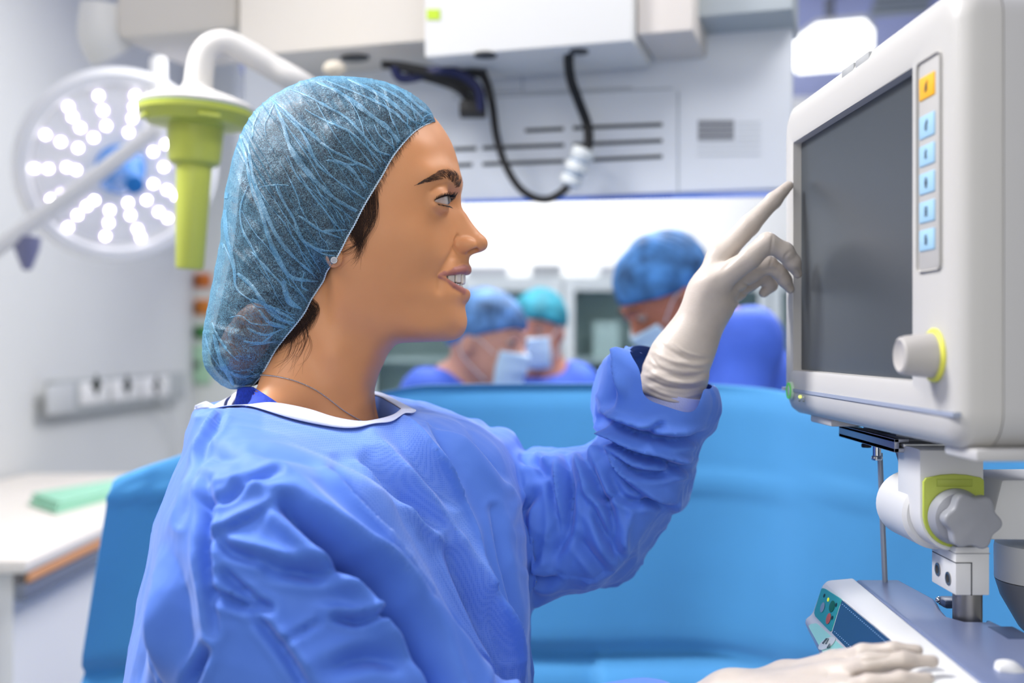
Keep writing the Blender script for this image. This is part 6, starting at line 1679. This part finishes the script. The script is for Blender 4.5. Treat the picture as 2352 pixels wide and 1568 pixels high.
# ------------------------------------------------------------------ gloved hands
M_glove = mat('latex_glove', (190, 180, 170), .42, spec=.4, bump=.12, bscale=500, var=.05, vscale=60, sss=.12, sssr=(1, .7, .5))
Z3 = lambda x, y, d: PW(1340 + x / 2.7036, 380 + y / 2.7036, d)
def build_pointing_glove():
    k3 = 1.05 / FPX / 2.7036
    ch = lambda pts, rs, k=.004: (np.array([Z3(*p) for p in pts]), np.array(rs) * k3, k)
    fingers = [
        ch([(850, 570, 1.05), (1030, 372, 1.052), (1180, 218, 1.055), (1272, 128, 1.057)], [78, 63, 50, 33]),
        ch([(800, 745, 1.035), (1030, 578, 1.020), (1142, 478, 1.018), (1250, 535, 1.020), (1298, 600, 1.024), (1330, 672, 1.028)], [82, 66, 60, 56, 50, 30]),
        ch([(850, 790, 1.05), (1050, 660, 1.046), (1150, 612, 1.044), (1218, 662, 1.044), (1250, 710, 1.046), (1284, 768, 1.048)], [74, 58, 52, 46, 42, 27]),
        ch([(870, 850, 1.07), (1040, 720, 1.072), (1135, 682, 1.072), (1165, 742, 1.074), (1120, 790, 1.076)], [66, 50, 44, 40, 30]),
        ch([(690, 1010, 1.085), (800, 820, 1.098), (930, 660, 1.100), (1010, 590, 1.100)], [70, 62, 54, 38])]
    palm = [ch([(640, 1120, 1.05), (760, 780, 1.045), (850, 570, 1.05)], [112, 96, 78], .01), ch([(650, 1100, 1.05), (800, 745, 1.037)], [112, 82], .01), ch([(690, 1090, 1.05), (830, 850, 1.05), (855, 785, 1.05)], [105, 100, 72], .01), ch([(700, 1100, 1.06), (860, 850, 1.07)], [96, 82], .01)]
    arm = ch([(655, 1090, 1.05), (605, 1190, 1.05), (562, 1320, 1.05), (520, 1500, 1.05)], [138, 176, 190, 186], .01)
    def f(P):
        d = None
        for pts, rs, k in palm:
            c = f_chain(P, pts, rs, k); d = c if d is None else smin(d, c, .014)
        q = f_chain(P, *arm[:2], .01)
        # wrist is broad and flat
        d = smin(d, q, .012)
        for i, (pts, rs, k) in enumerate(fingers):
            c = f_chain(P, pts, rs, .0035)
            d = smin(d, c, .0065 if i < 4 else .008)
        # the edge where the glove ends
        e = P - Z3(545, 1465, 1.05); ax = Z3(600, 1230, 1.05) - Z3(525, 1500, 1.05); ax /= np.linalg.norm(ax)
        return smax(d, -(e @ ax), .002)
    lo = np.minimum.reduce([p.min(0) for p, _, _ in fingers + palm + [arm]]) - .03; hi = np.maximum.reduce([p.max(0) for p, _, _ in fingers + palm + [arm]]) + .03
    V, Q = surface(f, lo, hi, .0011)
    V = relax(V, Q, 2, .4); N = vnormals(V, Q)
    x, y = project(V); d = np.zeros(len(V))
    zz = lambda p: [(1340 + a / 2.7036, 380 + b / 2.7036) for a, b in p]
    ST = [([(1175, 440), (1168, 500), (1160, 545)], 3.0, -1.1), ([(1290, 530), (1255, 560), (1242, 600)], 3.0, -1.0), ([(1180, 560), (1160, 610), (1150, 640)], 3, -.7), ([(1225, 650), (1212, 690), (1205, 720)], 3, -.7), ([(1040, 450), (1080, 445), (1110, 440)], 3, -.5),
          ([(1060, 650), (1110, 655), (1180, 645), (1210, 670)], 4, -1.2), ([(960, 770), (1000, 800), (1040, 790)], 3.5, -1.2), ([(985, 720), (1030, 750), (1060, 745)], 3.5, -1.2), ([(930, 830), (970, 850), (1010, 850)], 4, -1.0), ([(850, 645), (800, 690), (740, 700)], 12, .8), ([(870, 640), (960, 545), (1040, 470)], 5, -1.6),
          ([(480, 1110), (560, 1160), (660, 1200), (780, 1195)], 6, -1.6), ([(560, 1100), (640, 1160), (760, 1190)], 3, .9), ([(440, 1160), (560, 1215), (680, 1240), (775, 1225)], 6, 1.6), ([(400, 1230), (520, 1290), (640, 1310), (770, 1290)], 5, -1.5), ([(400, 1270), (520, 1330), (640, 1350), (760, 1330)], 5, 1.5),
          ([(375, 1310), (500, 1370), (640, 1390), (750, 1370)], 4, -1.4), ([(420, 1180), (480, 1260), (600, 1290)], 4, -1.0), ([(365, 1340), (480, 1410), (620, 1440), (740, 1410)], 4, 1.2), ([(380, 1400), (500, 1450), (640, 1470), (735, 1450)], 3.5, 1.4), ([(600, 1240), (700, 1260), (775, 1250)], 3, -.8), ([(1290, 100), (1300, 130)], 4, .5),
          ([(1240, 120), (1262, 150), (1290, 160)], 2.5, -.5), ([(1318, 640), (1340, 650), (1352, 680)], 2.5, -.6), ([(1268, 740), (1290, 745), (1300, 770)], 2.5, -.6)]
    for pts, w, mm in ST:
        dd, t, _ = seg_dist(x, y, crv2(zz(pts), 4))
        d += np.exp(-(dd / w) ** 2) * mm * .001 * np.sin(np.pi * np.clip(t * .8 + .1, 0, 1))
    cuff = np.clip((y - 800) / 60, 0, 1)
    d += vnoise(V * np.array([1, 1, 3]), 60., 2) * .0011 * cuff + vnoise(V, 45., 3) * .0005
    V = V + N * d[:, None]
    mesh_obj('glove', V, Q, M_glove, person)['label'] = 'glove on the hand pointing at the screen'
    # knit wristlet of the gown below the glove
    mb = MB(); a, b = Z3(565, 1400, 1.05), Z3(505, 1640, 1.055)
    mb.tube([a, (a + b) / 2, b], [.0305, .0315, .032], 32)
    o = mb.build('knit_cuff', mat('knit_cuff', (196, 200, 232), .85, bump=.6, bscale=1200), None); o.parent = gown
build_pointing_glove()
Z6 = lambda x, y, d: PW(1660 + x / 2.97, 1040 + y / 2.97, d)
def build_resting_glove():
    k6 = .75 / FPX / 2.97
    ch = lambda pts, rs: (np.array([Z6(*p) for p in pts]), np.array(rs) * k6)
    fingers = [ch([(760, 1440, .765), (960, 1370, .742), (1170, 1352, .732), (1330, 1345, .728)], [78, 62, 54, 36]),
               ch([(780, 1510, .742), (1000, 1440, .722), (1240, 1418, .714), (1430, 1420, .712)], [84, 70, 60, 42]),
               ch([(800, 1620, .72), (1000, 1580, .704), (1220, 1545, .698), (1400, 1538, .696)], [84, 70, 60, 42]),
               ch([(760, 1740, .70), (980, 1720, .688), (1160, 1690, .684), (1300, 1675, .682)], [76, 62, 54, 40]),
               ch([(330, 1640, .79), (560, 1570, .79), (700, 1530, .785), (800, 1520, .78)], [90, 72, 60, 42])]
    palm = [ch([(60, 1690, .79), (420, 1560, .79), (760, 1440, .765)], [150, 130, 84]), ch([(60, 1690, .79), (780, 1515, .744)], [150, 92]), ch([(60, 1700, .78), (800, 1630, .722)], [150, 92]), ch([(60, 1710, .775), (760, 1740, .702)], [150, 84])]
    arm = ch([(60, 1690, .785), (-260, 1790, .79), (-620, 1880, .79)], [160, 165, 185])
    def f(P):
        d = None
        for pts, rs in palm + [arm]:
            c = f_chain(P, pts, rs, .01); d = c if d is None else smin(d, c, .015)
        for pts, rs in fingers: d = smin(d, f_chain(P, pts, rs, .004), .006)
        return d
    al = fingers + palm + [arm]
    lo = np.minimum.reduce([p.min(0) for p, _ in al]) - .03; hi = np.maximum.reduce([p.max(0) for p, _ in al]) + .03
    V, Q = surface(f, lo, hi, .0014); V = relax(V, Q, 2, .4); N = vnormals(V, Q)
    x, y = project(V); d = vnoise(V, 60., 5) * .0006
    zz = lambda p: [(1660 + a / 2.97, 1040 + b / 2.97) for a, b in p]
    for pts, w, mm in [([(700, 1470), (720, 1500), (715, 1540)], 3, -.6), ([(1150, 1370), (1100, 1400), (960, 1420)], 4, -.8), ([(1180, 1325), (1200, 1345), (1190, 1375)], 3, -.5), ([(1260, 1380), (1275, 1420), (1260, 1460)], 3, -.5), ([(850, 1540), (1000, 1500), (1200, 1480), (1400, 1470)], 5, -1.2)]:
        dd, t, _ = seg_dist(x, y, crv2(zz(pts), 4)); d += np.exp(-(dd / w) ** 2) * mm * .001
    mesh_obj('glove', V + N * d[:, None], Q, M_glove, person)['label'] = 'glove on the hand resting on the pump'
build_resting_glove()
# ------------------------------------------------------------------ three colleagues at the operating table, far behind
def colleague(label, head, yaw, pitch, roll, sc, shoulders, cap_mat, torso, skin_rgb, mask_rgb=(206, 232, 248)):
    """head = world centre of the head; local frame x forward, y left, z up"""
    Rm = (Matrix.Rotation(yaw, 3, 'Z') @ Matrix.Rotation(pitch, 3, 'Y') @ Matrix.Rotation(roll, 3, 'X')); Rn = np.array(Rm); H = np.array(head)
    loc = lambda P: ((P - H) @ Rn) / sc            # world -> head space
    wor = lambda p: H + (Rn @ np.array(p)) * sc
    m_skin = mat('skin_' + str(skin_rgb[0]), skin_rgb, .5, sss=.1, sssr=(1, .4, .2), var=.06, vscale=30)
    nb = np.array(shoulders[0]); ls, rs = np.array(shoulders[1]), np.array(shoulders[2])
    chin = wor((.035, 0, -.10))
    def f_body(P):
        q = loc(P); w = q.copy(); w[:, 1] = np.abs(w[:, 1])
        d = f_ell(w, (-.012, 0, .022), (.098, .076, .098))
        d = smin(d, f_ell(w, (.03, 0, -.05), (.062, .058, .072)), .03)
        d = smin(d, f_cap(w, (.088, 0, .012), (.104, 0, -.022), .008, .013), .012)           # nose
        d = smin(d, f_ell(w, (.085, 0, -.068), (.014, .026, .018)), .012)
        d = smin(d, f_ell(w, (.066, 0, -.098), (.022, .028, .018)), .02)
        d = smax(d, -f_ell(w, (.098, .031, .016), (.016, .017, .011)), .012)                 # eye sockets
        d = smin(d, f_ell(w, (.079, .031, .014), (.0125, .013, .0115)), .004)
        d = smin(d, f_cap(w, (.088, .014, .031), (.078, .048, .034), .007, .006), .010)
        d = smin(d, f_ell(w, (-.012, .078, -.008), (.018, .009, .033)), .006)                # ear
        d = d * sc
        d = smin(d, f_cap(P, wor((-.025, 0, -.06)), nb, .056, .064), .03)
        t = f_chain(P, [ls, nb - [0, 0, .05], rs], [.05, .07, .05]); t = smin(t, f_cap(P, nb - [0, 0, .05], np.array(torso), .09, .12), .06)
        return smin(d, t, .04)
    lo = np.minimum.reduce([H - .17, nb - .15, ls - .1, rs - .1, np.array(torso) - .16]); hi = np.maximum.reduce([H + .17, nb + .15, ls + .1, rs + .1, np.array(torso) + .16])
    V, Q = surface(f_body, lo, hi, .0055); V = relax(V, Q, 1, .4)
    p = mesh_obj('person', V, Q, m_skin); tag(p, label, 'person', 'surgeons behind the drape')
    # gown
    def f_g(P):
        t = f_chain(P, [ls, nb - [0, 0, .06], rs], [.078, .085, .078], .02)
        mid = np.array(torso); t = smin(t, f_chain(P, [nb - [0, 0, .12], mid, mid - [0, 0, .75]], [.14, .17, .22], .03), .08)
        for s in (ls, rs):
            fw = np.array([math.cos(yaw), math.sin(yaw), 0]); el = s + np.array([0, 0, -.27]) + fw * .06 + (s - nb) * .12
            t = smin(t, f_chain(P, [s, el, el + fw * .22 + [0, 0, -.02]], [.075, .062, .05], .02), .02)
        t = t + .006 * vnoise(P, 12., 3) + .003 * (1 - np.abs(vnoise(P, 26., 4)))
        nk = f_cap(P, nb - [0, 0, .035], nb + (wor((-.02, 0, -.05)) - nb) * 1.0, .066, .085)
        return smax(t, -nk, .006)
    lo2 = np.minimum.reduce([lo, np.array(torso) - [.40, .40, 1.0]]) - .12; hi2 = hi + .24
    V, Q = surface(f_g, lo2, hi2, .011); V = relax(V, Q, 2, .5)
    mesh_obj('gown', V, Q, mat('gown_far', (72, 108, 214), .7, var=.08, vscale=12), p)
    for k in (-1, 1):
        fw = np.array([math.cos(yaw), math.sin(yaw), 0]); b = np.array(torso); b = np.array([b[0], b[1], 0]) + np.array([-math.sin(yaw), math.cos(yaw), 0]) * k * .10
        MB().tube([tuple(b + [0, 0, .02]), tuple(b + [0, 0, .5])], [.05, .075], 14).build('trouser_leg', mat('scrub_trousers', (60, 90, 190), .8), p)
    # cap
    def f_c(P):
        q = loc(P); d = f_ell(q, (-.020, 0, .040), (.112, .092, .098)) + .0016 * np.sin(np.arctan2(q[:, 1], q[:, 0]) * 34) + .004 * vnoise(q, 30., 2)
        cut = (q @ np.array([.42, 0, -1.0])) / 1.085 + .010
        return smax(d, cut, .012) * sc
    V, Q = surface(f_c, H - .17 * sc, H + .17 * sc, .004); V = relax(V, Q, 1, .4)
    c = mesh_obj('surgical_cap', V, Q, cap_mat, p)
    # mask: pleated sheet over nose, mouth and chin, with ear loops
    rows = []
    for i in range(19):
        t = i / 18; zz = -.012 - .105 * t; r = []
        for j in range(25):
            a = (j / 24 - .5) * 2; yy = a * .066 * (1 - .12 * abs(t - .4))
            fx = .108 * math.sqrt(max(0, 1 - (yy / .085) ** 2)) * (1 - .20 * max(0, t - .45)) + .010 * math.exp(-((t - .2) / .25) ** 2) * math.exp(-(a / .35) ** 2) - .004
            if t > .75: fx -= .06 * (t - .75)
            fx += .003 * math.sin(t * 3 * 2 * math.pi) * (1 - abs(a))
            r.append(tuple(wor((fx + .004, yy, zz))))
        rows.append(r)
    m = MB().sheet(rows).build('face_mask', mat('mask_%d' % mask_rgb[0], mask_rgb, .75), p, ang=80); m.modifiers.new('t', 'SOLIDIFY').thickness = .0015
    for s in (-1, 1):
        mb = MB(); mb.tube([wor((.060, s * .064, -.022)), wor((.01, s * .080, .010)), wor((-.03, s * .082, -.005)), wor((-.02, s * .08, -.04)), wor((.045, s * .064, -.09))], .0012, 6, 4)
        l = mb.build('ear_loop', mat('mask_loop', (226, 232, 238), .7), None); l.parent = m
    for s in (-1, 1):
        e_ = MB().sphere(tuple(wor((.0785, s * .031, .014))), .0122 * sc, sub=3).build('eye', mat('far_eye', (176, 160, 150), .2), p)
        MB().sphere(tuple(wor((.0865, s * .0325, .0125))), .0055 * sc, sub=2).build('iris', mat('far_iris', (50, 38, 32), .2), e_)
        MB().tube([wor((.096, s * .014, .034)), wor((.093, s * .034, .040)), wor((.080, s * .050, .034))], .0021, 6, 4).build('eyebrow', M_hair, p)
capA = mat('cap_far_blue', (70, 124, 180), .7, var=.6, vscale=22); capB = mat('cap_far_slate', (84, 126, 174), .7, var=.6, vscale=26); capC = mat('cap_far_teal', (38, 132, 150), .7, var=.3, vscale=30)
A_ = S(1530, 684, 2.4)
colleague('surgeon in blue gown and mottled blue cap bending down at right', tuple(A_), R(196), R(40), R(0), 1.02, (tuple(S(1660, 765, 2.46)), tuple(S(1712, 790, 2.30)), tuple(S(1726, 780, 2.66))), capA, tuple(S(1800, 1010, 2.52)), (190, 120, 92))
B2 = S(1122, 788, 2.75)
colleague('masked surgeon in dark blue cap leaning right beside the teal cap', tuple(B2), R(-30), R(8), R(-4), 1.0, (tuple(S(1040, 890, 2.80)), tuple(S(1110, 915, 2.96)), tuple(S(985, 915, 2.68))), capB, tuple(S(1010, 1080, 2.82)), (214, 158, 136))
C2 = S(1236, 758, 3.35)
colleague('masked surgeon in teal cap standing behind the dark blue cap', tuple(C2), R(-112), R(8), R(0), .92, (tuple(S(1248, 858, 3.43)), tuple(S(1320, 884, 3.42)), tuple(S(1180, 884, 3.46))), capC, tuple(S(1262, 1060, 3.48)), (204, 142, 118))
